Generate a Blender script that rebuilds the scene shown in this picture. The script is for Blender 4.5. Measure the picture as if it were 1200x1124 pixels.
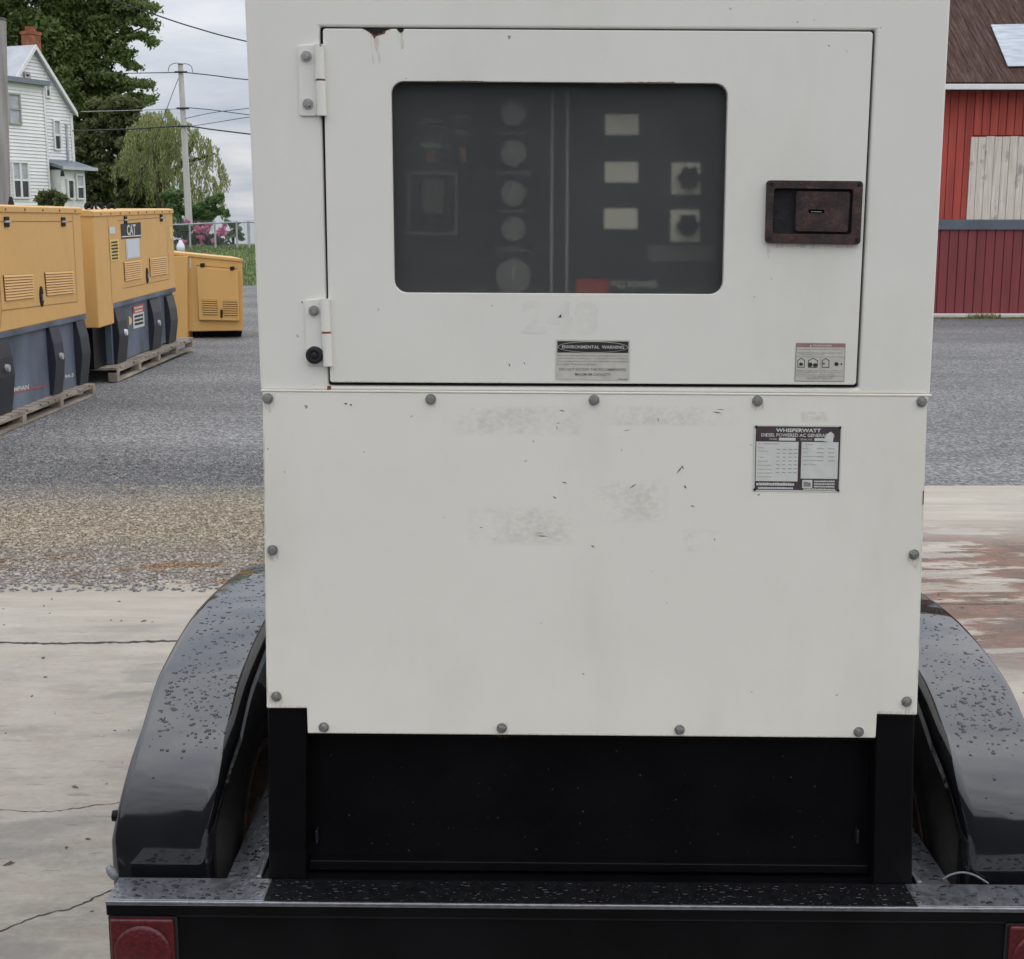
import bpy, bmesh, math, random
from mathutils import Vector, Matrix
R = math.radians
random.seed(7)
sc = bpy.context.scene
for o in list(bpy.data.objects): bpy.data.objects.remove(o)

# ------------------------------------------------------------------ camera
F_PX, PITCH, CAM_H = 1620.0, R(10.6), 1.6
cam_d = bpy.data.cameras.new('camera'); cam = bpy.data.objects.new('camera', cam_d)
sc.collection.objects.link(cam); sc.camera = cam
cam.location = (0, 0, CAM_H); cam.rotation_euler = (R(90) - PITCH, 0, 0)
cam_d.sensor_fit = 'HORIZONTAL'; cam_d.sensor_width = 36; cam_d.lens = F_PX / 1200 * 36
cam_d.clip_start = 0.05; cam_d.clip_end = 3000
# ------------------------------------------------------------------ world, sun, exposure
SUN_EL, SUN_AZ = R(50), R(105)          # azimuth clockwise from +Y: sun stands to the right
wd = bpy.data.worlds.new('World'); sc.world = wd; wd.use_nodes = True
nt = wd.node_tree; nt.nodes.clear()
def wn(t, **k):
    n = nt.nodes.new(t)
    for a, b in k.items(): setattr(n, a, b)
    return n
out = wn('ShaderNodeOutputWorld'); bg = wn('ShaderNodeBackground'); bg.inputs[1].default_value = 0.1
sky = wn('ShaderNodeTexSky', sky_type='NISHITA', sun_disc=False)
sky.sun_elevation = SUN_EL; sky.sun_rotation = SUN_AZ; sky.dust_density = 2.0
tc = wn('ShaderNodeTexCoord'); sep = wn('ShaderNodeSeparateXYZ')
nt.links.new(tc.outputs['Generated'], sep.inputs[0])
mx = wn('ShaderNodeMath', operation='MAXIMUM'); mx.inputs[1].default_value = 0.0
nt.links.new(sep.outputs['Z'], mx.inputs[0])
cie = wn('ShaderNodeMath', operation='MULTIPLY_ADD'); cie.inputs[1].default_value = 0.80; cie.inputs[2].default_value = 0.40
nt.links.new(mx.outputs[0], cie.inputs[0])
# flat cloud deck: direction projected on a plane overhead
dn = wn('ShaderNodeMath', operation='ADD'); dn.inputs[1].default_value = 0.16
nt.links.new(mx.outputs[0], dn.inputs[0])
cb = wn('ShaderNodeCombineXYZ')
for i, ax in enumerate('XY'):
    d = wn('ShaderNodeMath', operation='DIVIDE'); nt.links.new(sep.outputs[ax], d.inputs[0]); nt.links.new(dn.outputs[0], d.inputs[1])
    nt.links.new(d.outputs[0], cb.inputs[i])
no = wn('ShaderNodeTexNoise'); no.inputs['Scale'].default_value = 1.7; no.inputs['Detail'].default_value = 7; no.inputs['Roughness'].default_value = 0.55
nt.links.new(cb.outputs[0], no.inputs['Vector'])
rp = wn('ShaderNodeValToRGB'); rp.color_ramp.elements[0].position = 0.32; rp.color_ramp.elements[1].position = 0.68
rp.color_ramp.elements[0].color = (0.64, 0.71, 0.84, 1); rp.color_ramp.elements[1].color = (1.10, 1.11, 1.15, 1)
nt.links.new(no.outputs['Fac'], rp.inputs[0])
sc1 = wn('ShaderNodeVectorMath', operation='SCALE'); nt.links.new(rp.outputs[0], sc1.inputs[0]); nt.links.new(cie.outputs[0], sc1.inputs['Scale'])
sc2 = wn('ShaderNodeVectorMath', operation='SCALE'); sc2.inputs['Scale'].default_value = 14.0; nt.links.new(sc1.outputs[0], sc2.inputs[0])
mxs = wn('ShaderNodeMix', data_type='RGBA'); mxs.inputs['Factor'].default_value = 0.9
nt.links.new(sky.outputs[0], mxs.inputs['A']); nt.links.new(sc2.outputs[0], mxs.inputs['B'])
nt.links.new(mxs.outputs['Result'], bg.inputs[0]); nt.links.new(bg.outputs[0], out.inputs[0])
sl = bpy.data.lights.new('sun', 'SUN'); sl.energy = 0.6; sl.angle = R(140); sl.color = (1, 0.93, 0.84)
so = bpy.data.objects.new('sun', sl); sc.collection.objects.link(so)
sdir = Vector((math.sin(SUN_AZ) * math.cos(SUN_EL), math.cos(SUN_AZ) * math.cos(SUN_EL), math.sin(SUN_EL)))
so.rotation_euler = (-sdir).to_track_quat('-Z', 'Y').to_euler(); so.location = sdir * 30
vs = sc.view_settings
sc.display_settings.display_device = 'sRGB'
vs.view_transform = 'Standard'; vs.look = 'None'; vs.exposure = 0.24; vs.gamma = 1.0; vs.use_curve_mapping = False
sc.render.engine = 'CYCLES'; sc.cycles.use_denoising = True; sc.cycles.max_bounces = 5; sc.cycles.diffuse_bounces = 2; sc.cycles.glossy_bounces = 3; sc.cycles.transmission_bounces = 5
sc.cycles.use_adaptive_sampling = True; sc.cycles.adaptive_threshold = 0.03; sc.cycles.sample_clamp_indirect = 4.0; sc.cycles.caustics_refractive = True

# ------------------------------------------------------------------ surveying helpers (photo point -> place on a real plane)
CP, SP = math.cos(PITCH), math.sin(PITCH)
CAM = Vector((0, 0, CAM_H))
def ray(px, py):
    a, b = (px - 600) / F_PX, (562 - py) / F_PX
    return Vector((a, CP + b * SP, -SP + b * CP))
def hit(px, py, p0, n):
    d = ray(px, py); p0 = Vector(p0); n = Vector(n)
    return CAM + d * ((p0 - CAM).dot(n) / d.dot(n))
def atY(px, py, Y): return hit(px, py, (0, Y, 0), (0, 1, 0))
def atX(px, py, X): return hit(px, py, (X, 0, 0), (1, 0, 0))
def atZ(px, py, Z=0.0): return hit(px, py, (0, 0, Z), (0, 0, 1))

# ------------------------------------------------------------------ materials
MATS = {}
def newmat(name):
    m = bpy.data.materials.new(name); m.use_nodes = True
    b = m.node_tree.nodes['Principled BSDF']; MATS[name] = m
    return m, m.node_tree, b
def nd(t, typ, **k):
    n = t.nodes.new(typ)
    for a, b in k.items():
        if a in n.inputs: n.inputs[a].default_value = b
        else: setattr(n, a, b)
    return n
def c4(c): return (c[0], c[1], c[2], 1)
def pos(t):
    g = t.nodes.new('ShaderNodeNewGeometry'); return g.outputs['Position']
def noise(t, scale, detail=4, rough=0.55, vec=None, stretch=None):
    v = vec or pos(t)
    if stretch:
        mp = nd(t, 'ShaderNodeMapping'); mp.inputs['Scale'].default_value = stretch; t.links.new(v, mp.inputs['Vector']); v = mp.outputs[0]
    n = nd(t, 'ShaderNodeTexNoise', Scale=scale, Detail=detail, Roughness=rough); t.links.new(v, n.inputs['Vector'])
    return n.outputs['Fac']
def ramp(t, fac, *stops):
    r = nd(t, 'ShaderNodeValToRGB'); e = r.color_ramp.elements
    while len(e) < len(stops): e.new(0.5)
    for i, (p, c) in enumerate(stops): e[i].position = p; e[i].color = c4(c) if hasattr(c, '__len__') else (c, c, c, 1)
    t.links.new(fac, r.inputs[0]); return r.outputs[0]
def mix(t, fac, a, b, mode='MIX'):
    m = nd(t, 'ShaderNodeMix', data_type='RGBA', blend_type=mode)
    for s, v in (('Factor', fac), ('A', a), ('B', b)):
        if isinstance(v, (int, float)): m.inputs[s].default_value = v
        elif isinstance(v, tuple): m.inputs[s].default_value = c4(v)
        else: t.links.new(v, m.inputs[s])
    return m.outputs['Result']
def math_(t, op, a, b=0.0, clamp=False):
    m = nd(t, 'ShaderNodeMath', operation=op, use_clamp=clamp)
    for i, v in enumerate((a, b)):
        if isinstance(v, (int, float)): m.inputs[i].default_value = v
        else: t.links.new(v, m.inputs[i])
    return m.outputs[0]
def bump(t, b, h, strength=0.3, dist=0.01):
    n = nd(t, 'ShaderNodeBump', Strength=strength, Distance=dist); t.links.new(h, n.inputs['Height']); t.links.new(n.outputs[0], b.inputs['Normal'])
def simple(name, col, rough=0.6, var=0.15, scale=8.0, metal=0.0, ior=1.45, bmp=0.0, bscale=60, col2=None, stretch=None):
    m, t, b = newmat(name)
    n = noise(t, scale, stretch=stretch)
    lo = tuple(c * (1 - var) for c in col); hi = col2 or tuple(min(1, c * (1 + var)) for c in col)
    t.links.new(ramp(t, n, (0.3, lo), (0.7, hi)), b.inputs['Base Color'])
    b.inputs['Roughness'].default_value = rough; b.inputs['Metallic'].default_value = metal; b.inputs['IOR'].default_value = ior
    if bmp: bump(t, b, noise(t, bscale, 3, stretch=stretch), bmp, 0.005)
    return m

def speck_paint(name, col, dirt=(0.30, 0.24, 0.17), rough=0.42, chips=1.0):
    m, t, b = newmat(name)
    p = pos(t)
    base = ramp(t, noise(t, 3.0, 5), (0.3, tuple(c * 0.955 for c in col)), (0.7, col))
    # streaky dirt film
    d1 = ramp(t, noise(t, 5.0, 6, 0.65, stretch=(1, 1, 0.35)), (0.5, 0.0), (0.85, 0.35))
    base = mix(t, d1, base, tuple(0.45 * c + 0.55 * d for c, d in zip(col, dirt)))
    # sparse paint chips / fly specks
    jit = nd(t, 'ShaderNodeTexNoise', Scale=240.0, Detail=2.0); t.links.new(p, jit.inputs['Vector'])
    va = nd(t, 'ShaderNodeVectorMath', operation='MULTIPLY_ADD'); va.inputs[1].default_value = (0.006,)*3
    t.links.new(jit.outputs['Color'], va.inputs[0]); t.links.new(p, va.inputs[2])
    for scale_, rr_, amt_ in ((26.0, 0.075, 0.75), (41.0, 0.085, 0.45)):
        v = nd(t, 'ShaderNodeTexVoronoi', Scale=scale_, Randomness=1.0); t.links.new(va.outputs[0], v.inputs['Vector'])
        sp_ = nd(t, 'ShaderNodeSeparateColor'); t.links.new(v.outputs['Color'], sp_.inputs[0])
        rad = math_(t, 'MULTIPLY', ramp(t, sp_.outputs[0], (0.74, 0.0), (1.0, 1.0)), rr_ * chips)
        chip = math_(t, 'LESS_THAN', v.outputs['Distance'], rad)
        base = mix(t, math_(t, 'MULTIPLY', chip, amt_), base, (0.12, 0.10, 0.085))
    t.links.new(base, b.inputs['Base Color'])
    t.links.new(ramp(t, noise(t, 12.0, 4), (0.3, rough - 0.06), (0.7, rough + 0.1)), b.inputs['Roughness'])
    h_ = math_(t, 'ADD', noise(t, 2.2, 2), math_(t, 'MULTIPLY', noise(t, 9.0, 2), 0.06))
    h_ = math_(t, 'ADD', h_, math_(t, 'MULTIPLY', noise(t, 320.0, 2), 0.004))
    bump(t, b, h_, 0.12, 0.02)
    return m
speck_paint('white_paint', (0.75, 0.728, 0.652))
speck_paint('panel_paint', (0.785, 0.755, 0.668), chips=1.0)
simple('edge_paint', (0.77, 0.735, 0.63), 0.45, 0.05, 30)
speck_paint('yellow_paint', (0.66, 0.385, 0.125), dirt=(0.26, 0.15, 0.05), rough=0.5, chips=1.5)
simple('yellow_dark', (0.30, 0.155, 0.045), 0.5, 0.08, 6)
simple('tank_gray', (0.018, 0.021, 0.027), 0.42, 0.35, 2.5, stretch=(1, 1, 0.4))
simple('tank_light', (0.100, 0.122, 0.158), 0.5, 0.45, 2.6, stretch=(1, 1, 0.5))
simple('black_rubber', (0.012, 0.012, 0.013), 0.75, 0.3, 40)
simple('tyre_rubber', (0.022, 0.021, 0.020), 0.75, 0.3, 20, bmp=0.3, bscale=90)
simple('interior_black', (0.02, 0.02, 0.02), 0.8, 0.2, 10)
simple('zinc', (0.36, 0.35, 0.33), 0.38, 0.2, 120, metal=0.75)
simple('chrome', (0.6, 0.6, 0.62), 0.22, 0.1, 60, metal=0.9)
m, t, b = newmat('rust')
cr = ramp(t, noise(t, 45, 8, 0.75), (0.34, (0.009, 0.008, 0.009)), (0.50, (0.034, 0.017, 0.014)), (0.64, (0.075, 0.033, 0.023)), (0.80, (0.13, 0.088, 0.072)))
t.links.new(cr, b.inputs['Base Color']); t.links.new(ramp(t, noise(t, 60, 5), (0.3, 0.45), (0.7, 0.95)), b.inputs['Roughness'])
bump(t, b, noise(t, 180, 6, 0.7), 0.7, 0.003)
simple('rust_dark', (0.010, 0.008, 0.009), 0.8, 0.4, 60, bmp=0.4, bscale=150)
simple('rust_bright', (0.20, 0.075, 0.022), 0.9, 0.5, 150)
simple('rim_rust', (0.095, 0.062, 0.048), 0.6, 0.5, 30)
simple('pallet_wood', (0.28, 0.235, 0.19), 0.85, 0.45, 10, bmp=0.3, bscale=30, stretch=(1, 0.15, 1))
simple('trim_white', (0.74, 0.74, 0.72), 0.5, 0.05, 6)
simple('siding_white', (0.80, 0.80, 0.80), 0.6, 0.05, 1.2)
simple('roof_gray', (0.45, 0.47, 0.49), 0.55, 0.12, 1.5)
simple('gutter_gray', (0.17, 0.20, 0.23), 0.5, 0.1, 2)
simple('brick', (0.27, 0.095, 0.05), 0.85, 0.35, 5)
simple('window_dark', (0.035, 0.04, 0.045), 0.12, 0.2, 2)
simple('curtain', (0.42, 0.45, 0.48), 0.8, 0.25, 3)
simple('sash_gray', (0.36, 0.35, 0.33), 0.6, 0.1, 4)
simple('pole_wood', (0.30, 0.285, 0.265), 0.9, 0.25, 3, stretch=(4, 4, 0.3))
simple('pole_pale', (0.50, 0.485, 0.46), 0.9, 0.15, 3, stretch=(4, 4, 0.3))
simple('wire_dark', (0.035, 0.035, 0.04), 0.6, 0.1, 3)
simple('wire_pale', (0.35, 0.36, 0.37), 0.6, 0.1, 3)
simple('galvanised', (0.40, 0.42, 0.43), 0.5, 0.15, 9, metal=0.2)
simple('barn_red', (0.40, 0.070, 0.052), 0.8, 0.22, 1.6, stretch=(6, 6, 0.5), bmp=0.2, bscale=30)
simple('barn_red_low', (0.19, 0.036, 0.040), 0.55, 0.15, 1.2, stretch=(6, 6, 0.5))
simple('flashing', (0.10, 0.115, 0.14), 0.45, 0.15, 3)
simple('concrete_base', (0.48, 0.45, 0.40), 0.9, 0.2, 4)
simple('label_white', (0.60, 0.60, 0.55), 0.5, 0.06, 60)
simple('label_cream', (0.52, 0.50, 0.43), 0.55, 0.08, 60)
simple('label_black', (0.022, 0.020, 0.022), 0.5, 0.2, 60)
simple('label_maroon', (0.060, 0.040, 0.045), 0.5, 0.2, 60)
simple('label_faded_red', (0.33, 0.17, 0.17), 0.55, 0.15, 60)
simple('label_gray', (0.20, 0.185, 0.18), 0.55, 0.2, 120)
simple('label_red', (0.50, 0.06, 0.05), 0.5, 0.1, 60)
simple('label_yellow', (0.72, 0.55, 0.16), 0.5, 0.1, 30)
simple('paper', (0.60, 0.64, 0.70), 0.4, 0.06, 9)
simple('ghost_paint', (0.705, 0.682, 0.612), 0.45, 0.05, 40)
simple('gauge_face', (0.22, 0.215, 0.20), 0.5, 0.1, 100)
simple('gauge_needle', (0.60, 0.58, 0.45), 0.5, 0.1, 100)
simple('panel_dark', (0.038, 0.040, 0.042), 0.7, 0.15, 12)
simple('panel_mid', (0.14, 0.14, 0.13), 0.7, 0.15, 12)
simple('panel_edge', (0.62, 0.60, 0.54), 0.5, 0.1, 12)
simple('label_lit', (0.86, 0.82, 0.68), 0.6, 0.04, 12)
simple('brown_lamp', (0.22, 0.12, 0.06), 0.5, 0.1, 30)
simple('plastic_white', (0.72, 0.74, 0.78), 0.4, 0.06, 10)
simple('wire_clear', (0.16, 0.165, 0.175), 0.25, 0.2, 90)
simple('stone_border', (0.52, 0.50, 0.46), 0.9, 0.25, 4)
simple('bark', (0.07, 0.055, 0.042), 0.9, 0.3, 6)
simple('rhodo_pink', (0.62, 0.16, 0.34), 0.6, 0.3, 3)
simple('soil_orange', (0.26, 0.135, 0.055), 0.95, 0.35, 25, bmp=0.5, bscale=60)

def leafmat(name, a, b_, tr=0.35):
    m, t, b = newmat(name)
    g = t.nodes.new('ShaderNodeNewGeometry')
    n = noise(t, 0.45, 3)
    f = math_(t, 'ADD', math_(t, 'MULTIPLY', g.outputs['Random Per Island'], 0.6), math_(t, 'MULTIPLY', n, 0.4))
    t.links.new(ramp(t, f, (0.2, a), (0.8, b_)), b.inputs['Base Color'])
    b.inputs['Roughness'].default_value = 0.55
    tl = nd(t, 'ShaderNodeBsdfTranslucent'); t.links.new(ramp(t, f, (0.2, a), (0.8, b_)), tl.inputs[0])
    ms = nd(t, 'ShaderNodeMixShader'); ms.inputs[0].default_value = tr
    t.links.new(b.outputs[0], ms.inputs[1]); t.links.new(tl.outputs[0], ms.inputs[2])
    t.links.new(ms.outputs[0], t.nodes['Material Output'].inputs[0])
leafmat('leaf_maple', (0.065, 0.105, 0.028), (0.23, 0.29, 0.09), 0.45)
leafmat('leaf_dark', (0.065, 0.092, 0.036), (0.21, 0.22, 0.085), 0.4)
leafmat('leaf_willow', (0.15, 0.175, 0.06), (0.38, 0.40, 0.17), 0.45)
leafmat('leaf_rhodo', (0.025, 0.05, 0.02), (0.07, 0.10, 0.04))
leafmat('leaf_shrub', (0.08, 0.14, 0.05), (0.20, 0.30, 0.12))
leafmat('petal', (0.62, 0.12, 0.31), (0.86, 0.33, 0.54), 0.25)
leafmat('grass_blade', (0.065, 0.10, 0.022), (0.16, 0.19, 0.05), 0.2)
leafmat('weed', (0.12, 0.13, 0.04), (0.28, 0.24, 0.09), 0.2)

# wet glossy black trailer paint
m, t, b = newmat('black_gloss')
t.links.new(ramp(t, noise(t, 9, 3), (0.3, (0.006, 0.006, 0.008)), (0.7, (0.011, 0.011, 0.013))), b.inputs['Base Color'])
b.inputs['IOR'].default_value = 1.92
t.links.new(ramp(t, noise(t, 14, 4), (0.35, 0.05), (0.75, 0.12)), b.inputs['Roughness'])
bump(t, b, noise(t, 6.0, 2), 0.14, 0.02)
m, t, b = newmat('black_deck')
t.links.new(ramp(t, noise(t, 20, 4), (0.3, (0.012, 0.012, 0.014)), (0.7, (0.026, 0.026, 0.03))), b.inputs['Base Color'])
b.inputs['IOR'].default_value = 2.4
t.links.new(ramp(t, noise(t, 30, 4), (0.35, 0.28), (0.75, 0.50)), b.inputs['Roughness'])
bump(t, b, noise(t, 60, 3), 0.22, 0.003)
simple('deck_dark_reflection', (0.008, 0.008, 0.009), 0.25, 0.4, 60, bmp=0.5, bscale=90, ior=1.3)  # crossbar top darkened to carry the generator's reflection
m, t, b = newmat('wet_sky_sheen')  # wet black paint, base colour lightened to carry the reflected sky
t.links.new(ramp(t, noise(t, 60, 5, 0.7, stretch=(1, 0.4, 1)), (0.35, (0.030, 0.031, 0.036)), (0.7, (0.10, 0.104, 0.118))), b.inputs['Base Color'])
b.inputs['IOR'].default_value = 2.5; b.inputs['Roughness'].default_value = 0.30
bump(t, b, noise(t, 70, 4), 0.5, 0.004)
simple('black_satin', (0.0045, 0.0042, 0.005), 0.30, 0.3, 7, bmp=0.05, bscale=5, ior=1.24)
m, t, b = newmat('water_drop')
b.inputs['Base Color'].default_value = (0.008, 0.008, 0.010, 1); b.inputs['Roughness'].default_value = 0.03; b.inputs['IOR'].default_value = 1.6
m, t, b = newmat('water_film')
b.inputs['Base Color'].default_value = (0.006, 0.006, 0.008, 1); b.inputs['Roughness'].default_value = 0.06; b.inputs['IOR'].default_value = 1.45
m, t, b = newmat('red_lens')
v = nd(t, 'ShaderNodeTexVoronoi', Scale=160.0); t.links.new(pos(t), v.inputs['Vector'])
t.links.new(ramp(t, v.outputs['Distance'], (0.1, (0.105, 0.005, 0.007)), (0.8, (0.05, 0.003, 0.005))), b.inputs['Base Color'])
b.inputs['Roughness'].default_value = 0.38
bump(t, b, v.outputs['Distance'], 0.3, 0.002)
# hazy dark acrylic door window
m, t, b = newmat('acrylic_pane')
rf = nd(t, 'ShaderNodeBsdfRefraction', IOR=1.30, Roughness=0.31); rf.inputs['Color'].default_value = (0.95, 0.95, 0.93, 1)
df = nd(t, 'ShaderNodeBsdfDiffuse'); t.links.new(ramp(t, noise(t, 7, 5, 0.6), (0.3, (0.17, 0.176, 0.176)), (0.7, (0.22, 0.226, 0.224))), df.inputs[0])
ms = nd(t, 'ShaderNodeMixShader'); ms.inputs[0].default_value = 0.19
t.links.new(rf.outputs[0], ms.inputs[1]); t.links.new(df.outputs[0], ms.inputs[2])
t.links.new(ms.outputs[0], t.nodes['Material Output'].inputs[0]); t.nodes.remove(b)
# residue of decals peeled off the paint
m, t, b = newmat('decal_residue')
b.inputs['Base Color'].default_value = (0.42, 0.33, 0.28, 1); b.inputs['Roughness'].default_value = 0.7
al = ramp(t, math_(t, 'MULTIPLY', noise(t, 90, 6, 0.75, stretch=(1, 1, 1.6)), noise(t, 14, 3)), (0.20, 0.0), (0.40, 0.17))
tg = t.nodes.new('ShaderNodeTexCoord'); sg_ = nd(t, 'ShaderNodeSeparateXYZ'); t.links.new(tg.outputs['Generated'], sg_.inputs[0])
ed = None
for ax in ('X', 'Z'):
    e_ = ramp(t, sg_.outputs[ax], (0.0, 0.0), (0.16, 1.0), (0.84, 1.0), (1.0, 0.0)); ed = e_ if ed is None else math_(t, 'MULTIPLY', ed, e_)
t.links.new(math_(t, 'MULTIPLY', al, ed), b.inputs['Alpha'])
m, t, b = newmat('rust_stain')
b.inputs['Base Color'].default_value = (0.34, 0.175, 0.045, 1); b.inputs['Roughness'].default_value = 0.9
t.links.new(ramp(t, noise(t, 120, 5, 0.7, stretch=(2, 1, 0.3)), (0.45, 0.0), (0.78, 0.42)), b.inputs['Alpha'])
# chain link mesh
m, t, b = newmat('chain_link')
b.inputs['Base Color'].default_value = (0.35, 0.37, 0.38, 1)
# ground materials
def gravel(name, ca, cb_, cc, scale, big):
    m, t, b = newmat(name)
    v = nd(t, 'ShaderNodeTexVoronoi', Scale=scale); t.links.new(pos(t), v.inputs['Vector'])
    sp = nd(t, 'ShaderNodeSeparateColor'); t.links.new(v.outputs['Color'], sp.inputs[0])
    c = ramp(t, sp.outputs[0], (0.1, ca), (0.55, cb_), (0.95, cc))
    l = ramp(t, noise(t, big, 6, 0.65, stretch=(0.35, 1.3, 1)), (0.3, 0.62), (0.7, 1.2))
    t.links.new(mix(t, 1.0, c, l, 'MULTIPLY'), b.inputs['Base Color'])
    b.inputs['Roughness'].default_value = 0.75
    bump(t, b, v.outputs['Distance'], 0.9, 0.02)
gravel('gravel_gray', (0.10, 0.098, 0.098), (0.182, 0.179, 0.176), (0.32, 0.314, 0.302), 52, 0.5)
gravel('gravel_tan', (0.15, 0.12, 0.085), (0.25, 0.205, 0.15), (0.40, 0.35, 0.27), 45, 1.2)
m, t, b = newmat('stones_mixed')
g = t.nodes.new('ShaderNodeNewGeometry'); sx = nd(t, 'ShaderNodeSeparateXYZ'); t.links.new(g.outputs['Position'], sx.inputs[0])
rnd = g.outputs['Random Per Island']
tan = ramp(t, rnd, (0.0, (0.18, 0.140, 0.096)), (0.5, (0.29, 0.235, 0.165)), (0.95, (0.43, 0.37, 0.275)))
gry = ramp(t, rnd, (0.0, (0.105, 0.102, 0.102)), (0.6, (0.168, 0.164, 0.161)), (0.95, (0.30, 0.29, 0.275)))
yy = math_(t, 'ADD', sx.outputs['Y'], math_(t, 'MULTIPLY', noise(t, 0.9, 4), 0.9))
fy = ramp(t, math_(t, 'MULTIPLY', math_(t, 'ADD', yy, -6.5), 0.4), (0.02, 0.0), (0.34, 1.0), (0.62, 1.0), (0.84, 0.0))
near = ramp(t, math_(t, 'MULTIPLY', sx.outputs['Y'], 0.1), (0.590, 0.0), (0.600, 1.0), (0.640, 1.0), (0.652, 0.0))
cl = math_(t, 'MULTIPLY', near, ramp(t, noise(t, 2.6, 3, 0.5, stretch=(0.8, 1.6, 1)), (0.52, 0.0), (0.57, 0.9)))
# strip nearest the pad: paler, faintly mauve crushed stone
gry = mix(t, near, gry, ramp(t, rnd, (0.0, (0.13, 0.11, 0.10)), (0.6, (0.24, 0.212, 0.195)), (0.95, (0.42, 0.385, 0.35))))
t.links.new(mix(t, cl, mix(t, fy, gry, tan), ramp(t, rnd, (0.0, (0.13, 0.07, 0.03)), (1.0, (0.34, 0.19, 0.08)))), b.inputs['Base Color']); b.inputs['Roughness'].default_value = 0.7
m, t, b = newmat('concrete')
g = t.nodes.new('ShaderNodeNewGeometry'); sx = nd(t, 'ShaderNodeSeparateXYZ'); t.links.new(g.outputs['Position'], sx.inputs[0])
c = ramp(t, noise(t, 1.6, 6, 0.6), (0.3, (0.245, 0.213, 0.170)), (0.7, (0.385, 0.34, 0.278)))
c = mix(t, ramp(t, noise(t, 3.2, 7, 0.7, stretch=(0.35, 1.3, 1)), (0.48, 0.0), (0.70, 0.6)), c, (0.18, 0.165, 0.145))
c = mix(t, ramp(t, noise(t, 40, 4, 0.7), (0.45, 0.0), (0.75, 0.30)), c, (0.43, 0.40, 0.35))
c = mix(t, ramp(t, noise(t, 11, 6, 0.75, stretch=(0.6, 1.5, 1)), (0.46, 0.0), (0.64, 0.55)), c, (0.40, 0.37, 0.32))
c = mix(t, ramp(t, noise(t, 17, 5, 0.75, stretch=(0.4, 1.8, 1)), (0.60, 0.0), (0.68, 0.6)), c, (0.13, 0.115, 0.10))
# dark oily blots with a shape of their own
c = mix(t, ramp(t, noise(t, 2.1, 3, 0.5, stretch=(0.6, 1.4, 1)), (0.60, 0.0), (0.64, 0.45)), c, (0.15, 0.145, 0.138))
# paler washed band toward the gravel
c = mix(t, ramp(t, math_(t, 'MULTIPLY', sx.outputs['Y'], 0.1), (0.42, 0.0), (0.56, 0.6)), c, ramp(t, noise(t, 4, 6, 0.7, stretch=(0.25, 1.6, 1)), (0.35, (0.34, 0.305, 0.25)), (0.65, (0.50, 0.455, 0.38))))
# tan wash of fines over the pad edge beside the gravel
c = mix(t, math_(t, 'MULTIPLY', ramp(t, math_(t, 'MULTIPLY', sx.outputs['Y'], 0.1), (0.55, 0.0), (0.59, 0.8), (0.60, 0.0)), noise(t, 6, 6, 0.7, stretch=(0.4, 1.5, 1))), c, (0.24, 0.19, 0.14))
# red mud and standing water to the right
mr = math_(t, 'MULTIPLY', ramp(t, math_(t, 'MULTIPLY', sx.outputs['X'], 0.1), (0.08, 0.0), (0.13, 1.0)),
           ramp(t, math_(t, 'MULTIPLY', sx.outputs['Y'], 0.1), (0.46, 0.0), (0.50, 1.0), (0.66, 1.0), (0.73, 0.0)))
mud = math_(t, 'MULTIPLY', mr, ramp(t, noise(t, 1.6, 9, 0.72, stretch=(0.5, 1.5, 1)), (0.44, 0.0), (0.475, 1.0)))
c = mix(t, math_(t, 'MULTIPLY', mud, 0.92), c, ramp(t, noise(t, 5, 7, 0.8), (0.35, (0.085, 0.060, 0.040)), (0.5, (0.15, 0.085, 0.055)), (0.68, (0.25, 0.095, 0.055))))
t.links.new(c, b.inputs['Base Color'])
wet = math_(t, 'MULTIPLY', mr, ramp(t, noise(t, 2.3, 9, 0.75, stretch=(0.45, 1.7, 1)), (0.47, 0.0), (0.50, 1.0)))
t.links.new(mix(t, wet, (0.85, 0.85, 0.85), (0.12, 0.12, 0.12)), b.inputs['Roughness'])
bump(t, b, noise(t, 22, 8, 0.75), 0.5, 0.008)
m, t, b = newmat('lawn')
t.links.new(ramp(t, noise(t, 0.8, 5), (0.3, (0.055, 0.10, 0.022)), (0.7, (0.12, 0.18, 0.05))), b.inputs['Base Color']); b.inputs['Roughness'].default_value = 0.9
m, t, b = newmat('barn_roof')
c = ramp(t, noise(t, 2.0, 6, 0.7, stretch=(14, 1.0, 1.0)), (0.3, (0.032, 0.018, 0.015)), (0.55, (0.080, 0.047, 0.038)), (0.8, (0.19, 0.13, 0.11)))
t.links.new(c, b.inputs['Base Color']); b.inputs['Roughness'].default_value = 0.9; b.inputs['IOR'].default_value = 1.2
m, t, b = newmat('weathered_plank')
g = t.nodes.new('ShaderNodeNewGeometry'); ob = t.nodes.new('ShaderNodeObjectInfo')
c = ramp(t, noise(t, 5, 6, 0.7, stretch=(7, 7, 0.35)), (0.3, (0.50, 0.43, 0.35)), (0.6, (0.74, 0.67, 0.59)), (0.8, (0.82, 0.77, 0.69)))
c = mix(t, ramp(t, noise(t, 3.4, 3, 0.5, stretch=(1.6, 1, 1)), (0.62, 0.0), (0.72, 0.65)), c, (0.20, 0.19, 0.18))
t.links.new(c, b.inputs['Base Color']); b.inputs['Roughness'].default_value = 0.85

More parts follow.
